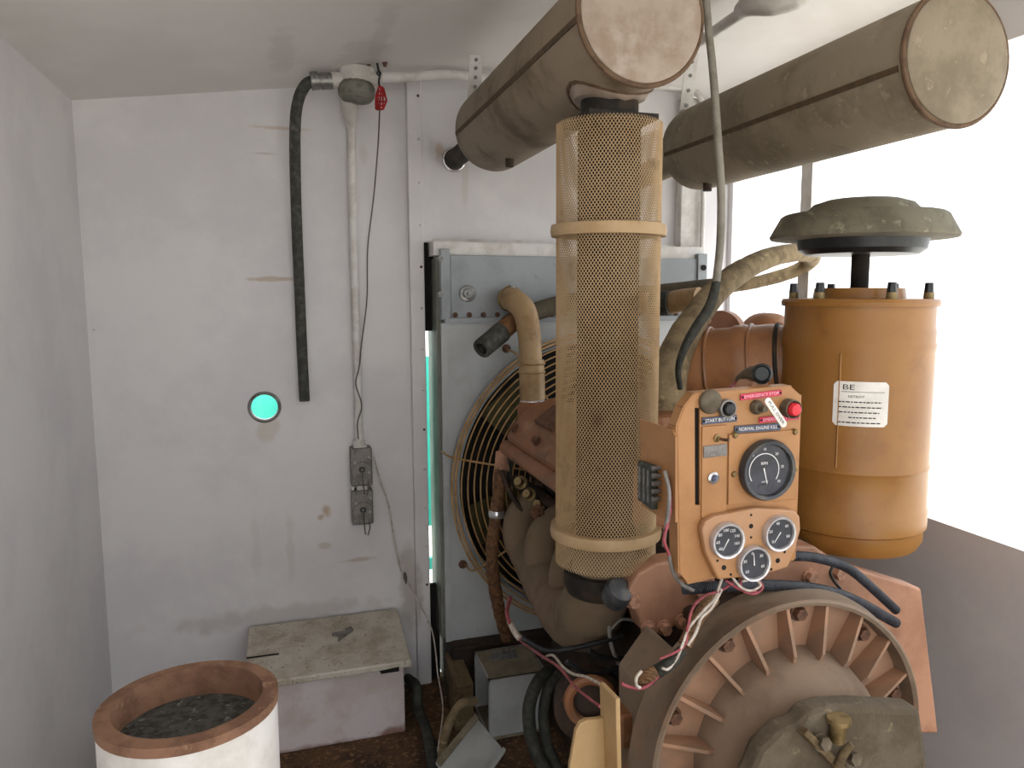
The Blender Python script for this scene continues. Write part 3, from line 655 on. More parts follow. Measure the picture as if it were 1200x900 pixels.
wallstrip((794, 500), (802, 478), .025, .025, (-.003, 0, .001))
wallstrip((938, 463), (931, 655), .05, .05, (.003, 0, 0))
wallstrip((806, 683), (931, 655), .03, .03, (0, 0, -.003))
obj('side_flange', g, M_panel, cp, smooth=0)
g = G(); g.bb(C(806, 472)+Vector((0, .006, 0)), C(824, 640)+Vector((0, .03, 0))); obj('slot_shade_block', g, M_dark, cp, smooth=0)  # dark block added behind the slot to stop light leaking through
# mounting side plate with terminal block
sx = C(794, 540).x-.004
def SP(x, y): return PXX(x, y, sx)
poly = [(752.5, 491), (790, 503), (794, 512), (794, 612), (776, 606), (754, 592)]
g = G(); g.prism([SP(*p) for p in poly], (-.004, 0, 0)); obj('side_plate', g, M_panel, cp, smooth=0)
g = G(); g.prism([SP(*p)+Vector((-.005, 0, 0)) for p in ((757, 539), (774, 545), (774, 597), (757, 585))], (-.012, 0, 0)); tb = obj('terminal_block', g, M_pcb, cp, smooth=0, bevel=.002, label='grimy black terminal block')
for i in range(5):
    p = SP(777, 548+i*9)+Vector((-.006, 0, 0)); g = G(); g.cyl(p, p+Vector((-.014, 0, 0)), .0045, n=8); obj('terminal_screw', g, M_galv, tb)
for i in range(3):
    g = G(); q = [SP(760+i*5, 546+i*2)+Vector((-.0175, 0, 0)), SP(760+i*5, 583+i*2.5)+Vector((-.0175, 0, 0))]; g.tube(q, .0022, 6, 0); obj('terminal_strip', g, M_galv, tb)
# gauges' plates
g = G(); g.prism([C(*p, .003) for p in ((822, 500), (851, 497.5), (850, 602), (821, 607))], (0, .004, 0)); obj('switch_strip', g, M_panel, cp, smooth=0, bevel=.001)
g = G(); g.prism([C(*p, .004) for p in ((853, 509), (935.5, 503), (933, 584), (852, 591))], (0, .004, 0)); tp = obj('tachometer_plate', g, M_panel, cp, smooth=0, bevel=.001)
for p in ((860, 509.5), (930, 505.5), (858.5, 555), (929, 549.5)):
    g = G(); g.lathe([(0, -.004), (.004, -.004), (.0055, -.001), (.0055, .003)], C(*p, .004), (0, 1, 0), 14); obj('screw', g, M_brass, tp)
def gauge(px, py, R, nm, bez, face, off, parent, raise_=.012):
    c_ = C(px, py, off)
    g = G(); g.lathe([(R*1.0, .002), (R*1.02, -raise_*.6), (R*.97, -raise_), (R*.86, -raise_*.95), (R*.82, -raise_*.6)], c_, (0, 1, 0), 48, caps=False); b_ = obj(nm+'_bezel', g, bez, parent)
    g = G(); g.cyl(c_+Vector((0, -raise_*.55, 0)), c_+Vector((0, .001, 0)), R*.87, n=48); f_ = obj(nm+'_dial', g, face, parent)
    return c_+Vector((0, -raise_*.58, 0)), f_
def dial(cc, f_, R, nums, a0, a1, needle, rt=.62, hs=.15, arc=None, nm_=M_inkw):
    for i, s_ in enumerate(nums):
        a = math.radians(a0+(a1-a0)*i/(len(nums)-1)); text(s_, cc+Vector((math.cos(a)*R*rt, 0, math.sin(a)*R*rt)), (1, 0, 0), (0, 0, 1), R*hs, nm_, f_, 'numeral')
    a = math.radians(needle); d = Vector((math.cos(a), 0, math.sin(a))); t = Vector((-math.sin(a), 0, math.cos(a)))
    g = G(); g.prism([cc-d*R*.1-t*R*.03, cc+d*R*.6-t*R*.012, cc+d*R*.6+t*R*.012, cc-d*R*.1+t*R*.03], (0, -.0008, 0)); obj('needle', g, M_inkw, f_, smooth=0)
    if arc:
        r_, b0, b1 = arc; g = G(); n = 28; vs = []
        for i in range(n+1):
            a = math.radians(b0+(b1-b0)*i/n)
            for rr in (r_-.018, r_+.018): vs.append(cc+Vector((math.cos(a)*R*rr, 0, math.sin(a)*R*rr)))
        g.add(vs, [(2*i, 2*i+2, 2*i+3, 2*i+1) for i in range(n)]); obj('scale_arc', g, M_inkw, f_, smooth=0, recalc=False)
TR = (C(925, 549)-C(866, 549)).length/2
cc, ff = gauge(895, 549, TR*1.03, 'tachometer', M_bez, M_tach, .004, cp, .016)
dial(cc+Vector((-.008, 0, 0)), ff, TR*.8, ['0', '5', '10', '15', '20', '25', '30'], 215, -35, 285, rt=.9, hs=.11, arc=(.72, 215, -35))
text('RPM', cc+Vector((-.008, 0, .012)), (1, 0, 0), (0, 0, 1), .005, M_inkw, ff)
text('HOURS', cc+Vector((-.006, 0, -.020)), (1, 0, 0), (0, 0, 1), .0028, M_inkw, ff)
g = G(); 
for i in range(5): g.box(cc+Vector((-.016+i*.005, -.0003, -.026)), (.0038, .0006, .005))
obj('hour_counter', g, M_bez, ff, smooth=0)
# raised cluster
poly = [(817, 618), (821, 608), (832, 602), (880, 592.5), (924, 595), (931, 602), (932, 618), (926, 640), (917, 662), (900, 667), (868, 673), (836, 676), (822, 645)]
g = G(); g.prism([C(*p, .016) for p in poly], (0, .016, 0)); cl = obj('gauge_cluster_plate', g, M_cluster, cp, smooth=0, bevel=.004)
gR_ = (C(863, 629)-C(826, 629)).length/2
for (a, b, nums, nd) in ((844.5, 629, ['40', '60', '80', '100', '120', '140', '160'], 240), (904.5, 621, ['0', '20', '40', '60', '80'], 235), (875, 655.5, ['60', '30', '0', '30', '60'], 95)):
    cc, ff = gauge(a, b, gR_, 'gauge', M_silver, M_face, .016, cp, .012)
    dial(cc, ff, gR_, nums, 225, -20, nd, rt=.6, hs=.17)
for a, b, r in ((874, 600.5, .0022), (874, 613.5, .0042), (874, 626.5, .0022), (835, 653.5, .0022), (842.5, 661.5, .0045), (850.5, 669.5, .0024), (905, 653.5, .0045), (913, 643.5, .0024), (897.5, 663.5, .0024)):
    g = G(); g.cyl(C(a, b, .0165), C(a, b, .012), r, n=16); obj('mounting_hole', g, M_dark, cl)
# toggle, plate, indicator
c_ = C(839, 513, .003); g = G(); g.lathe([(.007, .0), (.007, -.003), (.0045, -.004), (.004, -.009)], c_, (0, 1, 0), 6); tg = obj('toggle_switch', g, M_brass, cp)
g = G(); g.tube([c_+Vector((0, -.006, 0)), c_+Vector((.004, -.018, 0)), c_+Vector((.007, -.026, .001))], [.002, .003, .0026], 8, 3); obj('toggle_lever', g, M_boltr, tg)
g = G(); g.prism([C(*p, .0055) for p in ((823, 522.5), (850, 519.5), (850, 533), (823, 536))], (0, .002, 0)); obj('name_plate', g, M_outlet, cp, smooth=0)
c_ = C(834.5, 559.5, .003); g = G(); g.lathe([(.0105, .0), (.0105, -.003), (.007, -.005), (.006, -.004)], c_, (0, 1, 0), 28); ind = obj('indicator_ring', g, M_chrome, cp)
g = G(); g.ball(c_+Vector((0, -.002, 0)), (.0062, .006, .0062), 16, 10); obj('lens', g, M_tapeb, ind)
# buttons
c_ = C(831, 470.5, .001); g = G(); g.lathe([(.0205, .0), (.0205, -.005), (.018, -.008), (.01, -.0095), (0, -.01)], c_, (0, 1, 0), 32); obj('blank_cover', g, M_brownknob, cp)
c_ = C(849.5, 478, .001); g = G(); g.lathe([(.0155, .0), (.0155, -.011), (.0125, -.0115), (.0115, -.006)], c_, (0, 1, 0), 28); bt = obj('button_collar', g, M_outlet, cp)
g = G(); g.lathe([(.011, .0), (.011, -.012), (.008, -.0165), (0, -.018)], c_, (0, 1, 0), 28); obj('start_button', g, M_black, bt)
c_ = C(922.5, 478, .001); g = G(); g.lathe([(.0165, .0), (.0165, -.018), (.0145, -.019), (.013, -.01)], c_, (0, 1, 0), 28); bt = obj('button_collar', g, M_brownknob, cp)
g = G(); g.lathe([(.0115, .0), (.0115, -.022), (.009, -.026), (0, -.027)], c_, (0, 1, 0), 28); obj('stop_button', g, M_redbtn, bt)
c_ = C(885.5, 477, .001); g = G(); g.lathe([(.0125, .0), (.0125, -.004), (.010, -.012), (.006, -.013), (.005, -.028)], c_, (0, 1, 0), 20); kb = obj('rotary_knob', g, M_brownknob, cp)
pa, pb = C(890, 468, .026), C(906, 493.5, .03); d = (pb-pa).normalized(); t = Vector((d.z, 0, -d.x))*.0062
poly = []
for i in range(9): a = PI/2+PI*i/8; poly.append(pa+t*math.sin(a)+d*math.cos(a)*.006)
for i in range(9): a = -PI/2+PI*i/8; poly.append(pb+t*math.sin(a)+d*math.cos(a)*.006)
g = G(); g.prism(poly, (0, .002, 0)); tg = obj('pull_tag', g, M_label, cp, smooth=0)
nn = Vector((0, -.0006, 0)); text('PULL OVER', (pa+pb)/2+nn, d, -t, .0052, M_ink, tg, width=(pb-pa).length*.98)
def strip(pts, m_, body, mi, off=.0035, thick=.0025, hh=.0058, frac=.84, r_=0):
    q = [C(*p, off) for p in pts]
    g = G(); g.prism(q, (0, thick, 0)); s_ = obj('label_strip', g, m_, cp, smooth=0)
    xd = (q[1]-q[0]); cen = sum(q, Vector())/4+Vector((0, -.0005, 0))
    text(body, cen, xd, Vector((0, 1, 0)).cross(xd)*-1 if False else Vector((-xd.z, 0, xd.x)), hh, mi, s_, width=xd.length*frac)
    for e in (.04, .96):
        p = q[0].lerp(q[1], e).lerp(q[3].lerp(q[2], e), .5); g = G(); g.cyl(p+Vector((0, -.001, 0)), p+Vector((0, .001, 0)), .002, n=10); obj('rivet', g, M_dark, s_)
    return s_
strip(((867, 469), (915, 463), (915, 456.5), (867, 462)), M_taper, 'EMERGENCY STOP', M_inkp, hh=.0052)
strip(((889, 495.5), (935, 491), (935, 484.5), (889, 489)), M_taper, 'EMERGENCY KILL', M_inkp, hh=.005)
strip(((822, 497.5), (862.5, 493.5), (862.5, 486), (822, 489.5)), M_tapeb, 'START BUTTON', M_inkw, hh=.0058)
strip(((860, 507.5), (913.5, 503.5), (913.5, 495.5), (860, 499)), M_tapeb, 'NORMAL ENGINE KILL', M_inkw, hh=.006)
for p in ((812, 520), (808, 600), (797.5, 660), (805, 545)):
    pass
# sensor above the panel
sn = thing('pressure_switch', P(888, 450, 1.18), 'small brown and black pressure switch on top of the control panel', 'switch')
q = P(879, 441, 1.26); q2 = P(897, 437, 1.15)
g = G(); g.tube([P(868, 446, 1.3), P(880, 440, 1.24), P(893, 438, 1.17)], [.012, .0165, .017], 20, 4); obj('switch_body', g, M_brownknob, sn)
d = (P(893, 438, 1.17)-P(880, 440, 1.24)).normalized(); e = P(893, 438, 1.17)
g = G(); g.lathe([(.0185, -.006), (.0185, .003), (.014, .006), (.012, .002), (0, .001)], e, d, 24); obj('black_cap', g, M_black, sn)
g = G(); g.prism([P(878, 456, 1.17), P(900, 454, 1.17), P(900, 446, 1.17), P(884, 448, 1.17)], (0, .05, 0)); obj('clamp', g, M_pink, sn, smooth=0, bevel=.002)
g = G(); g.tube([P(868, 446, 1.3), P(862, 451, 1.29), P(856, 456, 1.27)], .006, 8, 4); obj('lead', g, M_redw, sn)

# ================================================================= HOSES AND PIPES
def hose(name, pts, r, m_, label, cat='hose', n=12, k=8, wob=0, **kw):
    g = G(); g.tube(pts, r, n, k, wob=wob); return obj(name, g, m_, smooth=60, label=label, category=cat, **kw)
# coolant elbow
ce = thing('coolant_pipe', P(624, 470, 2.5), 'bent tan coolant pipe from the radiator tank down to the engine', 'pipe')
g = G(); g.tube([P(597, 351, 2.725), P(596, 350, 2.66), P(602, 352, 2.6), P(614, 364, 2.55), P(620, 390, 2.52), P(622, 425, 2.51), P(624, 470, 2.5)], [.041, .041, .042, .042, .040, .039, .039], 24, 8); obj('elbow', g, M_tanpipe, ce, smooth=60)
g = G(); g.tube([P(622.5, 422, 2.51), P(623.5, 445, 2.507), P(624, 470, 2.5)], .044, 24, 4); slv = obj('hose_sleeve', g, M_tanpipe, ce, smooth=60)
for y in (426, 436): g = G(); g.torus(P(623, y, 2.51), (0, 0, 1), .0445, .004, 32, 6); obj('clamp', g, M_tanpipe, slv)
g = G(); g.torus(P(624.5, 471, 2.5), (0, 0, 1), .042, .006, 32, 8, 1.8); obj('hose_clamp', g, M_chrome, ce)
g = G(); g.torus(P(598, 350, 2.635), (.25, -1, -.2), .043, .005, 32, 6); b = obj('hose_clamp', g, M_brass, ce)
g = G(); g.bb(P(601, 336, 2.62)-Vector((.01, .01, .006)), P(601, 336, 2.62)+Vector((.01, .01, .006))); obj('clamp_screw', g, M_galv, b)
# breather tube with rubber end, running right behind the guard
bt = thing('breather_tube', P(565, 410, 2.66), 'dark tube with open rubber end lying across the radiator tank', 'tube')
pth = [P(566, 407, 2.52), P(585, 391, 2.56), P(606, 374, 2.61), P(655, 357, 2.66), P(710, 349, 2.64), P(770, 344, 2.55), P(835, 337, 2.45)]
g = G(); g.tube(pth[1:], [.031, .033, .033, .033, .033], 18, 8); obj('metal_tube', g, M_olive, bt, smooth=60)
g = G(); g.tube([P(583, 393, 2.555), P(593, 384, 2.575), P(606, 373, 2.61)], .0335, 18, 5); obj('rusty_section', g, M_rustpipe, bt, smooth=60)
c_ = P(564, 409, 2.515); d = (P(588, 389, 2.565)-c_)
g = G(); g.lathe([(.022, .06), (.022, .0), (.033, -.002), (.0345, .003), (.036, d.length)], c_, d, 24, caps=False); obj('rubber_end', g, M_hose, bt)
g = G(); g.cyl(c_+d.normalized()*.05, c_+d.normalized()*.055, .0225, n=20); obj('bore', g, M_dark, bt)
hose('wrapped_exhaust_hose', [P(835, 338, 2.44), P(880, 332, 2.4), P(925, 320, 2.36), P(948, 308, 2.3), P(952, 299, 2.2), P(935, 296, 2.12), P(905, 301, 2.07), P(870, 317, 2.02), P(838, 343, 1.97), P(812, 377, 1.92), P(793, 412, 1.87), P(783, 450, 1.83), P(778, 520, 1.8)],
     [.022, .022, .023, .025, .027, .029, .031, .034, .037, .042, .046, .05, .05], M_wrap, 'tan heat-wrapped hose looping up beside the perforated guard', n=18, wob=.03)
hose('short_coolant_hose', [P(745, 352, 2.6), P(775, 356, 2.5), P(800, 352, 2.42), P(820, 350, 2.36)], .04, M_tanpipe, 'short tan hose half hidden behind the perforated guard', n=18)
g = G(); g.tube([P(765, 356, 2.5), P(785, 355, 2.45)], .044, 20, 0); obj('rubber_coupling', g, M_rubber, smooth=60, label='black rubber coupling just right of the perforated guard', category='coupling')
cb = thing('hanging_cable', P(828, -40, 1.55), 'grey cable hanging from the ceiling in front of the right muffler', 'cable')
g = G(); g.tube([P(825, -40, 1.6), P(829, 20, 1.6), P(836, 90, 1.6), P(841, 160, 1.6), P(845, 225, 1.6), P(844, 285, 1.6), P(839, 333, 1.6)], [.0085, .0085, .009, .0095, .0095, .0095, .0095], 12, 8); obj('grey_length', g, M_cable, cb, smooth=60)
g = G(); g.tube([P(840, 330, 1.6), P(832, 358, 1.6), P(815, 385, 1.61), P(802, 408, 1.62), P(795, 432, 1.63), P(797, 455, 1.66)], [.0105, .012, .012, .010, .008, .007], 12, 8); obj('black_sleeve', g, M_rubber, cb, smooth=60)
hb = thing('braided_oil_hose', P(590, 740, 2.35), 'brown braided hose hanging from the engine in front of the fan guard', 'hose')
g = G(); g.tube([P(587, 548, 2.38), P(585, 575, 2.36), P(581, 605, 2.34), P(577, 640, 2.32), P(578, 675, 2.32), P(584, 710, 2.34), P(594, 748, 2.38)], .0205, 14, 10, wob=.08); obj('braid', g, M_oldwire, hb, smooth=60)
g = G(); g.torus(P(582, 602, 2.34), (.1, 0, 1), .021, .006, 24, 6, 2.2); obj('clamp', g, M_chrome, hb)
g = G(); g.tube([P(590, 530, 2.4), P(588, 552, 2.38)], .026, 12, 0); obj('fitting', g, M_pink, hb)
hose('curved_breather_hose', [P(655, 488, 2.3), P(632, 500, 2.33), P(610, 515, 2.36), P(598, 535, 2.38), P(592, 560, 2.39)], .017, M_rubber, 'thin black hose curving over the rocker cover', n=10)
hose('oil_line', [P(588, 552, 2.34), P(597, 575, 2.3), P(612, 600, 2.26)], .008, M_engdark, 'thin dark oil line slanting below the rocker cover', 'pipe', n=8)

# ================================================================= WALL FITTINGS
jb = thing('junction_box', P(417, 122, 2.76), 'white round conduit junction box with grey cover under the ceiling', 'junction box')
jy = 2.64; jc = P(418, 100, jy); jh = roofz(jc.x)-jc.z
g = G(); g.lathe([(.052, -.0), (.054, jh-.012), (.05, jh-.002), (0, jh)], jc, (0, 0, 1), 32); g.ball(jc+Vector((.042, -.03, jh-.014)), (.013, .013, .013), 10, 8); obj('body', g, M_white, jb, smooth=40)
g = G(); g.lathe([(0, -.05), (.048, -.047), (.057, -.036), (.059, -.008), (.053, .004), (0, .004)], jc, (.05, .1, 1), 16); obj('cover', g, M_greycov, jb, smooth=30)
g = G(); g.cyl(P(388, 94, jy), P(404, 94, jy), .025, n=24); obj('left_hub', g, M_white, jb)
g = G(); g.cyl(P(430, 92, jy), P(447, 91, jy), .023, n=24); obj('right_hub', g, M_white, jb)
g = G(); g.tube([P(408.5, 112, 2.68), P(409.5, 130, 2.74), P(411, 146, 2.80)], [.030, .027, .018], 20, 3); obj('drop_hub', g, M_white, jb)
cn = thing('hose_connector', P(380, 94, jy), 'galvanised ribbed connector between black hose and junction box', 'connector')
for a, b, r in ((364, 373, .028), (375, 389, .026)):
    g = G(); g.cyl(P(a, 95, jy), P(b, 94.5, jy), r, n=24); obj('coupling_nut', g, M_galv, cn)
g = G(); g.cyl(P(372, 95, jy), P(376, 94.8, jy), .023, n=24); obj('thread', g, M_galv, cn)
hose('black_drop_hose', [P(366, 95, jy), P(358, 100, jy), P(350, 116, jy+.02), P(346, 145, 2.69), P(346, 200, 2.74), P(348, 270, 2.78), P(351, 340, 2.81), P(354, 410, 2.82), P(357, 470, 2.82)], .018, M_hose, 'thick black hose hanging down the white wall from the junction box', n=16, wob=.015)
hose('horizontal_conduit', [P(446, 91, jy), P(480, 90, 2.66), P(520, 87, 2.68), P(555, 90, 2.70), P(620, 97, 2.74), P(700, 100, 2.78), P(775, 100, 2.8), P(802, 101, 2.8)], .0165, M_white, 'white conduit running along the wall just below the ceiling', 'conduit')
hose('elbow_conduit', [P(800, 100, 2.8), P(810, 104, 2.79), P(820, 114, 2.78), P(824.5, 130, 2.78), P(825, 170, 2.78), P(824, 230, 2.78), P(822.5, 300, 2.78), P(820, 380, 2.78)], .0105, M_white, 'thin white conduit turning down the wall corner behind the right muffler', 'conduit')
hose('vertical_conduit', [P(411, 145, 2.80), P(411.5, 165, 2.82), P(413, 240, 2.825), P(416, 340, 2.825), P(419, 440, 2.825), P(421, 520, 2.825)], .0145, M_white, 'slim white conduit running down the wall to the socket boxes', 'conduit')
ob = thing('socket_boxes', P(424, 614, 2.83), 'pair of grimy grey metal socket boxes on the white wall', 'socket box')
g = G(); g.cyl(P(421, 516, 2.82), P(421, 524, 2.82), .022, n=20); g.bb(P(414, 521, 2.84), P(430, 527, 2.80)); obj('top_hub', g, M_white, ob)
def obox(x0, y0, x1, y1):
    a, b = P(x0, y0, 2.79), P(x1, y1, 2.79)
    g = G(); g.bb((a.x, 2.79, a.z), (b.x, WY-.001, b.z)); bx = obj('box', g, M_outlet, ob, smooth=0, bevel=.005)
    cx, cz = (a.x+b.x)/2, (a.z*.42+b.z*.58); R_ = abs(b.x-a.x)*.44
    g = G(); 
    arc = [(cx+R_*math.cos(t_), 2.788, cz+R_*math.sin(t_)) for t_ in [PI*i/14 for i in range(15)]]
    g.prism(arc+[(cx-R_, 2.788, b.z+.008), (cx+R_, 2.788, b.z+.008)], (0, -.008, 0)); fl = obj('flap_cover', g, M_outlet, bx, smooth=0, bevel=.003)
    g = G(); g.torus((cx, 2.778, cz+.005), (0, 1, 0), .008, .003, 16, 6); obj('hasp', g, M_black, bx)
    g = G(); g.tube([(cx, 2.776, cz), (cx+.002, 2.77, cz-.04), (cx+.006, 2.772, cz-.085)], .0025, 6, 4); g.tube([(cx+.02, 2.776, cz-.04), (cx+.022, 2.77, cz-.06), (cx+.014, 2.772, cz-.088)], .0025, 6, 4); obj('hasp_wire', g, M_wire, bx)
obox(410.5, 526, 437, 569); obox(412, 576, 438, 614)
g = G(); g.bb(P(417, 567, 2.83), P(431, 577, 2.80)); g.cyl(P(415, 572, 2.81), P(412, 572, 2.81), .012, n=12); obj('nipple', g, M_white, ob, bevel=.003)
# red tag
rt = thing('red_tag', P(446, 128, 2.60), 'small red perforated plastic tag hanging from a wire hook', 'tag')
ty_ = 2.60; L0 = [(444.5, 101), (449, 103), (453, 118), (449, 128), (440.5, 128), (440.5, 112)]
g = G()
for a, b in zip(L0, L0[1:]+L0[:1]): g.tube([P(*a, ty_), P(*b, ty_)], .0035, 6, 0)
for a, b in (((446.5, 102), (445, 128)), ((448.5, 104), (449, 128)), ((443, 106), (442.8, 128)), ((440.5, 112), (451.5, 112)), ((440.5, 119), (453, 119)), ((440.5, 124), (451, 124)), ((442.5, 107), (450, 107))): g.tube([P(*a, ty_), P(*b, ty_)], .0035, 6, 0)
obj('mesh_tag', g, M_red, rt)
g = G(); g.tube([P(442, 74, 2.6), P(443, 80, 2.6), P(445, 88, 2.6), P(444, 95, 2.6), P(444.5, 102, 2.6)], .0035, 6, 5); g.torus(P(444, 86, 2.6), (0, 1, 0), .006, .0025, 12, 6); obj('hook', g, M_black, rt)
for a in ((432, 73), (451, 73)):
    p = PZ(a[0], a[1], roofz(.36)-.004); g = G(); g.cyl(p+Vector((0, 0, .004)), p+Vector((0, 0, -.014)), .011, .004, n=10); obj('ceiling_screw', g, M_boltr, label='small dark screw stub in the ceiling '+('left' if a[0] == 432 else 'right')+' of the red tag hook', category='screw')
hose('thin_pull_wire', [P(445, 128, 2.60), P(443, 170, 2.68), P(438, 230, 2.79), P(431, 290, 2.81), P(430, 350, 2.81), P(424, 400, 2.80), P(421, 430, 2.80), P(417, 450, 2.80), P(424, 475, 2.80), P(419, 495, 2.80), P(420, 515, 2.785)], .0024, M_wire, 'thin brown wire dangling from the red tag beside the conduit', 'wire', n=6)
hose('drooping_wire', [P(438, 535, 2.80), P(446, 565, 2.81), P(455, 590, 2.82), P(462, 630, 2.82), P(470, 668, 2.82), P(478, 682, 2.81), P(494, 712, 2.79), P(505, 735, 2.74), P(510, 760, 2.7), P(513, 790, 2.66), P(519, 830, 2.5), P(513, 880, 2.3)], .0026, M_whitew, 'thin pale wire drooping from the socket boxes to the floor', 'wire', n=6)
g = G(); q = P(475, 677, 2.80); g.tube([q+Vector((-.002, 0, .02)), q, q+Vector((.003, 0, -.025))], [.004, .007, .002], 8, 3); obj('wire_knot', g, M_wire, label='dark taped knot on the drooping wire by the post', category='tape')
# hanger straps
def strap(name, pts, wid, label):
    t = thing(name, pts[-1], label, 'strap'); g = G()
    for p, q in zip(pts, pts[1:]):
        d = (q-p); g.add([p+Vector((-wid, 0, 0)), p+Vector((wid, 0, 0)), q+Vector((wid, 0, 0)), q+Vector((-wid, 0, 0)), p+Vector((-wid, .004, 0)), p+Vector((wid, .004, 0)), q+Vector((wid, .004, 0)), q+Vector((-wid, .004, 0))], [(0, 1, 2, 3), (7, 6, 5, 4), (0, 4, 5, 1), (2, 6, 7, 3), (1, 5, 6, 2), (0, 3, 7, 4)])
    obj('strip', g, M_white, t, smooth=0)
    for e in (.12, .3, .5, .7):
        c_ = pts[0].lerp(pts[1], e); g = G(); g.cyl(c_+Vector((0, -.004, 0)), c_+Vector((0, .001, 0)), .006, n=10); obj('strap_bolt', g, M_galv, t)
a = P(558, 58, 2.55); strap('hanger_strap', [Vector((a.x, 2.55, min(a.z, roofz(a.x)))), P(556, 118, 2.55)], .022, 'white perforated strap hanging above the rust-stained muffler')
a = P(812, 62, 2.33); strap('hanger_strap', [Vector((a.x, 2.33, min(a.z, roofz(a.x)))), P(801, 150, 2.33)], .022, 'white perforated strap hanging above the dusty right muffler')
a = P(800, 140, 2.3); g = G(); g.torus(P(802, 137, 2.29), (0, 1, 0), .018, .006, 24, 8); obj('hanger_eye', g, M_outlet, label='small metal eye bolt under the right muffler strap', category='eye bolt')
# ceiling conduit at right with a fitting
hose('ceiling_conduit', [PZ(800, 62, 2.262), PZ(830, 42, 2.262), PZ(862, 20, 2.262), PZ(890, 4, 2.262), PZ(930, -14, 2.262)], .016, M_white, 'grey-white conduit crossing the ceiling above the right muffler', 'conduit')
g = G(); g.tube([PZ(868, 12, 2.255), PZ(885, 2, 2.25), PZ(905, -3, 2.245), PZ(935, -9, 2.25), PZ(950, -16, 2.255)], [.02, .035, .045, .04, .02], 16, 5); obj('conduit_fitting', g, M_white, smooth=60, label='rounded white conduit fitting on the ceiling at the top edge', category='conduit fitting')

# ================================================================= CHEST AND FLOOR THINGS
bx0, bx1, byf, byb = -.155, .335, 2.515, 2.835
ch = thing('storage_chest', ((bx0+bx1)/2, 2.68, 0), 'low white metal chest with a dirty sloping lid against the wall', 'chest')
g = G(); g.prism([(bx0, byf, 0), (bx0, byf, .246), (bx0, byb, .285), (bx0, byb, 0)], (bx1-bx0, 0, 0)); obj('body', g, M_chest, ch, smooth=0, bevel=.006)
g = G(); lx0, lx1 = -.172, .357
g.prism([(lx0, byf-.022, .244), (lx0, byf-.022, .268), (lx0, byb, .316), (lx0, byb, .286)], (lx1-lx0, 0, 0)); lid = obj('lid', g, M_lid, ch, smooth=0, bevel=.005)
def LP(x, y):   # point on the lid top
    n_ = Vector((0, -.048, .357)).normalized(); p0 = Vector((0, byf-.022, .268)); d = ray(x, y); t = (p0-CAM).dot(n_)/d.dot(n_); return CAM+d*t
q = [LP(289, 770), LP(327, 765), LP(326, 757), LP(290, 761)]
g = G(); g.prism([p+Vector((0, 0, .004)) for p in q], (0, 0, -.004)); pl_ = obj('embossed_plate', g, M_lid, lid, smooth=0, bevel=.001)
g = G(); g.tube([LP(289, 772)+Vector((0, 0, .002)), LP(327, 767)+Vector((0, 0, .002))], .003, 6, 0); obj('slot', g, M_dark, lid)
g = G(); g.prism([(bx1-.085, byf-.0235, .247), (bx1-.02, byf-.0235, .252), (bx1-.02, byf-.0235, .236), (bx1-.08, byf-.0235, .236)], (0, .003, 0)); obj('lid_gap', g, M_dark, ch, smooth=0)
q = [LP(389, 746), LP(400, 743), LP(411, 737), LP(414, 740), LP(403, 748), LP(396, 753), LP(398, 748)]
g = G(); g.prism([p+Vector((0, 0, .012)) for p in q], (0, 0, -.01)); obj('metal_clip', g, M_outlet, smooth=0, label='bent dark metal clip lying on the chest lid', category='clip')
# white pipe with rusty rim in the near left corner
pc = Vector((P(222, 823, .92).x, .92, 0)); pz = P(222, 823, .92).z; pR = .095
vp = thing('white_drum', (pc.x, pc.y, 0), 'white upright drum with rusty rim and grey granules at lower left', 'drum')
g = G(); g.lathe([(pR, 0), (pR, pz), (pR-.002, pz+.002), (pR-.014, pz+.002), (pR-.016, pz-.05), (pR-.016, 0)], pc, (0, 0, 1), 56, caps=False); obj('drum_wall', g, M_white, vp, smooth=40)
g = G(); g.lathe([(pR+.0015, pz-.008), (pR+.0015, pz+.003), (pR-.0155, pz+.004), (pR-.017, pz-.04)], pc, (0, 0, 1), 56, caps=False); obj('rusty_rim', g, M_rimrust, vp, smooth=40)
g = G(); g.lathe([(0, pz-.03), (pR-.016, pz-.032), (pR-.016, pz-.06), (0, pz-.06)], pc, (0, 0, 1), 40); obj('granules', g, M_granule, vp, kind='stuff')
# grey open enclosure on the floor
gb = PZ(575, 868, .0); eb = thing('grey_enclosure', gb, 'open grey metal electrical enclosure on the floor below the radiator', 'enclosure')
Yf = gb.y; Yb = Yf*1.09; X0 = gb.x; X1 = P(640, 868, Yf).x; Z1 = P(575, 796, Yf).z; tk = .006
g = G(); g.bb((X0, Yf, .01), (X1, Yf+tk, Z1)); obj('front_panel', g, M_greybox, eb, smooth=0, bevel=.002)
g = G(); g.bb((X0, Yb-tk, .01), (X1, Yb, Z1)); obj('back_panel', g, M_greybox, eb, smooth=0)
g = G(); g.bb((X0, Yf, Z1-tk), (X1, Yb, Z1)); tp_ = obj('top_panel', g, M_dustbox, eb, smooth=0, bevel=.002)
g = G(); g.bb((X0, Yf, .0), (X1, Yb, .01)); obj('bottom_panel', g, M_dustbox, eb, smooth=0)
g = G(); g.bb((X1-tk, Yf, 0), (X1, Yb, Z1)); obj('inner_panel', g, M_greybox, eb, smooth=0)
g = G()
for a, b in (((X0-.004, Yf, Z1-.012), (X0, Yb, Z1)), ((X0-.004, Yf, 0), (X0, Yf+.014, Z1)), ((X0-.004, Yb-.014, 0), (X0, Yb, Z1)), ((X0-.004, Yf, 0), (X0, Yb, .012))): g.bb(a, b)
obj('rim_frame', g, M_greybox, eb, smooth=0)
a, b = PZ(576, 770, Z1+.004), PZ(607, 768, Z1+.004)
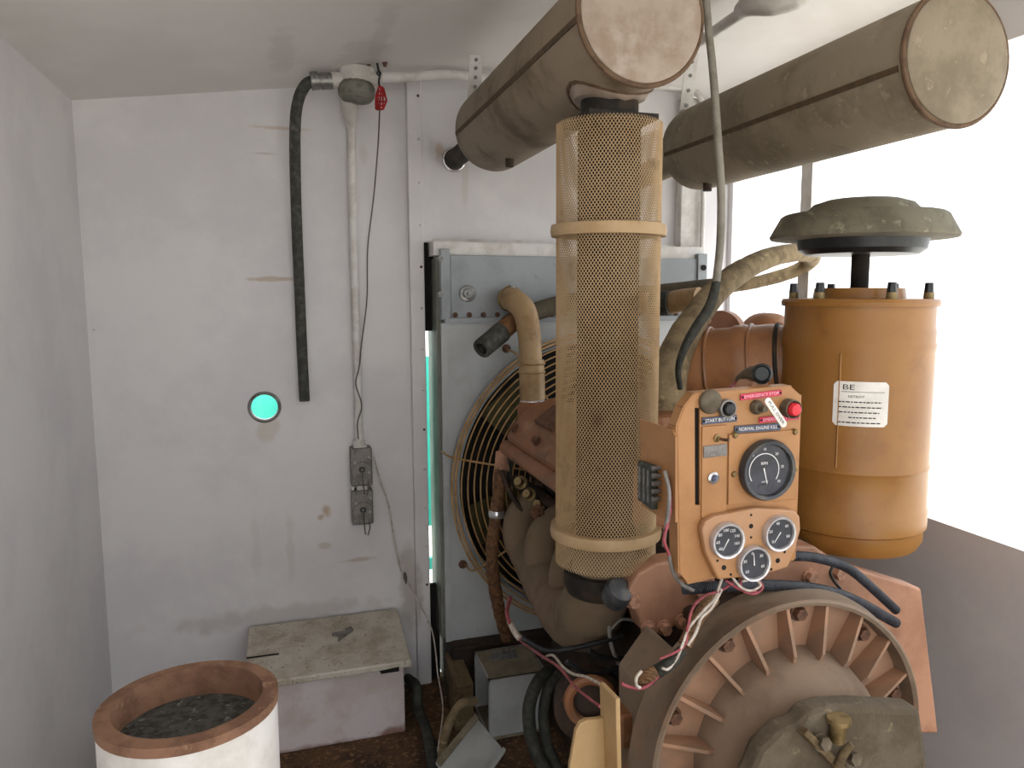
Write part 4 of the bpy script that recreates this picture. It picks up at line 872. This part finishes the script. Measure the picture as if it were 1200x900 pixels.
g = G(); g.prism([PZ(575, 773, Z1+.006), PZ(607, 769, Z1+.006), PZ(605, 764, Z1+.006), PZ(574, 768, Z1+.006)], (0, 0, -.006)); kp = obj('knockout_plate', g, M_galv, tp_, smooth=0)
for i in range(4):
    p = PZ(580+i*7, 768-i*1.0, Z1+.004); g = G(); g.cyl(p, p+Vector((0, 0, .014)), .008, n=10); obj('terminal', g, M_galv, tp_)
# its door leaning on the floor
dr = thing('enclosure_door', P(545, 900, 2.0), 'loose grey sheet door tilted on the floor before the open enclosure', 'panel')
q = [P(511, 893, 1.98), P(556, 838, 2.15), P(592, 881, 2.02), None]
nrm = (q[1]-q[0]).cross(q[2]-q[0]).normalized()
if nrm.z < 0: nrm = -nrm
q[3] = q[0]+(q[2]-q[1])
g = G(); g.prism(q, -nrm*.006); obj('sheet', g, M_greybox, dr, smooth=0)
e = (q[2]-q[1]).normalized()
g = G(); g.prism([q[0], q[1], q[1]+e*.02, q[0]+e*.02], nrm*.008); obj('folded_lip', g, M_dustbox, dr, smooth=0)
g = G(); g.prism([q[2], q[3], q[3]-e*.012, q[2]-e*.012], nrm*.008); obj('folded_lip', g, M_greybox, dr, smooth=0)
# timber
g = G(); a, b, c_, d = PZ(521, 764, .16), PZ(538, 761, .16), PZ(555, 800, .16), PZ(532, 806, .16)
g.prism([a, b, c_, d], (0, 0, -.16)); obj('timber_block', g, M_wood, smooth=0, bevel=.004, label='dirty timber block on the floor between chest and grey enclosure', category='timber')
# skid rails
g = G(); g.bb((.83, 1.45, 0), (1.12, 2.6, .155)); obj('base_skid', g, M_engdark, smooth=0, bevel=.01, label='dark oily steel skid under the engine', category='skid')
g = G(); g.bb((rx0+.02, 2.66, .0), (rx1-.02, 2.93, rz0)); obj('radiator_plinth', g, M_engdark, smooth=0, bevel=.01, label='dark steel plinth carrying the grey radiator', category='plinth')
# floor hoses
hose('floor_hose', [PZ(478, 795, .05), PZ(488, 805, .12), PZ(490, 830, .06), PZ(498, 850, .05), PZ(505, 880, .04), PZ(508, 905, .03)], .018, M_rubber, 'dark hose lying on the floor beside the white chest', n=10)
hose('grey_floor_hose', [PZ(556, 822, .14), PZ(540, 826, .16), PZ(527, 846, .1), PZ(519, 872, .04), PZ(515, 900, .03)], .016, M_wrap, 'dusty grey-brown hose curving off the timber block', n=10)
hose('coiled_black_cable', [P(645, 785, 2.05), P(630, 800, 2.0), P(620, 830, 1.98), P(624, 870, 1.96), P(640, 905, 1.9)], .019, M_rubber, 'thick black cable looping down beside the grey enclosure', 'cable', n=10)
hose('inner_black_cable', [P(655, 790, 2.02), P(642, 808, 2.0), P(637, 840, 1.98), P(642, 875, 1.96), P(655, 905, 1.9)], .016, M_rubber, 'second black cable hanging just inside the thick black loop', 'cable', n=10)
# dark clutter under the manifold
clut = [([(612, 748), (640, 762), (680, 758), (730, 745)], .0065, 'black lead sagging under the manifold to the right'), ([(690, 762), (705, 770), (735, 770), (765, 745)], .0065, 'black lead crossing below the elbow flange'),
        ([(700, 700), (712, 725), (716, 755), (728, 785)], .005, 'thin grey lever rod below the elbow flange'), ([(715, 738), (728, 726), (745, 728), (752, 735)], .004, 'curved grey wire below the salmon end plate'),
        ([(664, 775), (690, 790), (715, 785), (745, 772)], .006, 'lower black lead strung above the tan bracket')]
for pts, r, lb in clut:
    hose('engine_lead', [P(a, b, 1.55) for a, b in pts], r, M_black if r > .0055 else M_outlet, lb, 'lead', n=8)
g = G(); g.lathe([(.07, 0), (.085, .01), (.085, .05), (.06, .06)], P(690, 818, 1.6), (-.3, -1, .1), 32); g.cyl(P(690, 818, 1.62), P(690, 818, 1.8), .075, n=24); st = obj('starter_motor', g, M_engdark, label='rusty orange starter motor behind the tan bracket', category='motor')
g = G(); g.torus(P(692, 822, 1.53), (-.3, -1, .1), .05, .012, 32, 8); obj('nose_ring', g, M_eng, st)
hose('red_white_lead', [P(598, 700, 2.1), P(594, 718, 2.05), P(600, 735, 2.0), P(612, 752, 1.95)], .006, M_redw, 'red lead below the braided hose', 'wire', n=8)
hose('white_sleeve', [P(597, 728, 2.03), P(603, 740, 1.98), P(609, 748, 1.955)], .009, M_whitew, 'white tape sleeve on the red lead', 'sleeve', n=8)
hose('pink_lead', [P(612, 752, 1.95), P(634, 768, 1.7), P(655, 782, 1.5), P(675, 806, 1.35), P(703, 828, 1.2)], [.0045, .004, .0032, .0028, .0026], M_redw, 'pink lead slanting down to the tan bracket', 'wire', n=8)
hose('cream_lead', [P(636, 771, 1.7), P(648, 768, 1.6), P(660, 782, 1.5), P(672, 790, 1.45), P(686, 793, 1.4), P(704, 802, 1.3)], .003, M_whitew, 'wavy cream lead reaching the tan bracket top', 'wire', n=8)
# tan bracket in front
tb_ = thing('tan_bracket', P(700, 960, 1.08), 'tan painted steel bracket with rounded gusset at the bottom', 'bracket')
b0 = P(727, 818, 1.02); b2 = P(730, 960, 1.02); yb = 1.085
g = G(); g.prism([b0, b2, Vector((b2.x, yb, b2.z)), Vector((b0.x, yb, P(704, 799, yb).z))], (-.008, 0, 0)); obj('upright_plate', g, M_tanbr, tb_, smooth=0, bevel=.002)
poly = [(662, 960), (668, 897), (675, 857), (680, 848), (688, 844), (708, 842), (712, 960)]
g = G(); g.prism([P(a, b, 1.07) for a, b in poly], (0, .01, 0)); obj('gusset', g, M_tanbr, tb_, smooth=0, bevel=.002)

# ================================================================= WIRING NEAR THE PANEL
def wires(name, pts, r, m_, lb, Y=1.16):
    hose(name, [P(p[0], p[1], p[2] if len(p) > 2 else Y) for p in pts], r, m_, lb, 'wire', n=8)
wires('white_harness_wire', [(846, 678), (838, 700), (825, 715), (808, 735), (800, 755), (793, 772), (783, 784), (776, 783)], .0026, M_whitew, 'white wire hanging from the gauge cluster over the housing')
wires('red_harness_wire', [(862, 680), (845, 692), (826, 698), (812, 712), (806, 735), (803, 755), (790, 765), (773, 772)], .0026, M_redw, 'dusky red wire twisted around the white harness wire')
wires('white_loop_wire', [(846, 690), (834, 712), (822, 724), (815, 742), (806, 756)], .003, M_whitew, 'short white wire looping beside the tan corrugated sleeve')
hose('tan_corrugated_sleeve', [P(836, 702, 1.22), P(824, 716, 1.2), P(812, 736, 1.18), P(802, 756, 1.17)], .0125, M_corr, 'tan corrugated cable sleeve below the control panel', 'sleeve')
hose('taped_harness', [P(800, 762, 1.17), P(784, 778, 1.17), P(765, 790, 1.19), P(748, 802, 1.2)], [.010, .012, .013, .009], M_rubber, 'black taped harness end resting on the housing', 'harness')
hose('copper_harness_end', [P(768, 788, 1.17), P(760, 792, 1.17), P(752, 797, 1.18)], .0125, M_corr, 'copper coloured bundle at the taped harness end', 'harness')
wires('pink_tail_wire', [(772, 792), (760, 803), (748, 807), (732, 803), (728, 800)], .003, M_redw, 'pink wire tail below the taped harness', 1.16)
wires('white_tail_wire', [(752, 786), (746, 794), (746, 803), (750, 806)], .003, M_whitew, 'white wire tail curled round the taped harness', 1.15)
cw = [(850, 680), (866, 690), (882, 696), (893, 690), (890, 681), (878, 678), (868, 682), (872, 692), (886, 693)]
wires('coiled_pink_wire', cw, .0026, M_redw, 'coiled pink wire under the lowest gauge', 1.13)
wires('coiled_cream_wire', [(858, 676), (868, 688), (880, 692), (891, 686), (884, 679), (870, 681)], .0024, M_whitew, 'coiled cream wire under the lowest gauge', 1.125)
hose('black_corrugated_conduit', [P(800, 690, 1.3), P(840, 688, 1.26), P(890, 686, 1.24), P(930, 687, 1.24), P(965, 692, 1.25), P(1000, 703, 1.27), P(1050, 730, 1.3)], .0115, M_corrb, 'black corrugated conduit running under the control panel over the housing', 'conduit', n=12)
hose('black_cable_arc', [P(920, 652, 1.3), P(945, 652, 1.3), P(970, 657, 1.3), P(992, 665, 1.3), P(1012, 680, 1.3), P(1050, 715, 1.32)], .0105, M_corrb, 'black cable arcing across the salmon casting at right', 'cable', n=12)
wires('black_tie', [(976, 664), (973, 672), (978, 682), (985, 690)], .003, M_black, 'black cable tie between the cable and the salmon casting', 1.29)
# terminal block wires
wires('orange_terminal_wire', [(782, 560, 1.13), (786, 590, 1.12), (782, 615, 1.11), (778, 632, 1.11), (784, 650, 1.12)], .003, M_redw, 'orange red wire dropping from the terminal block')
wires('green_terminal_wire', [(779, 552, 1.13), (784, 575, 1.115), (783, 600, 1.11), (779, 625, 1.115), (778, 640, 1.12)], .0035, M_outlet, 'grey green wire bundle below the terminal block')
wires('grey_edge_wire', [(784, 650, 1.13), (788, 668, 1.14), (797, 683, 1.15), (812, 692, 1.18)], .0035, M_outlet, 'grey wire following the lower panel edge')
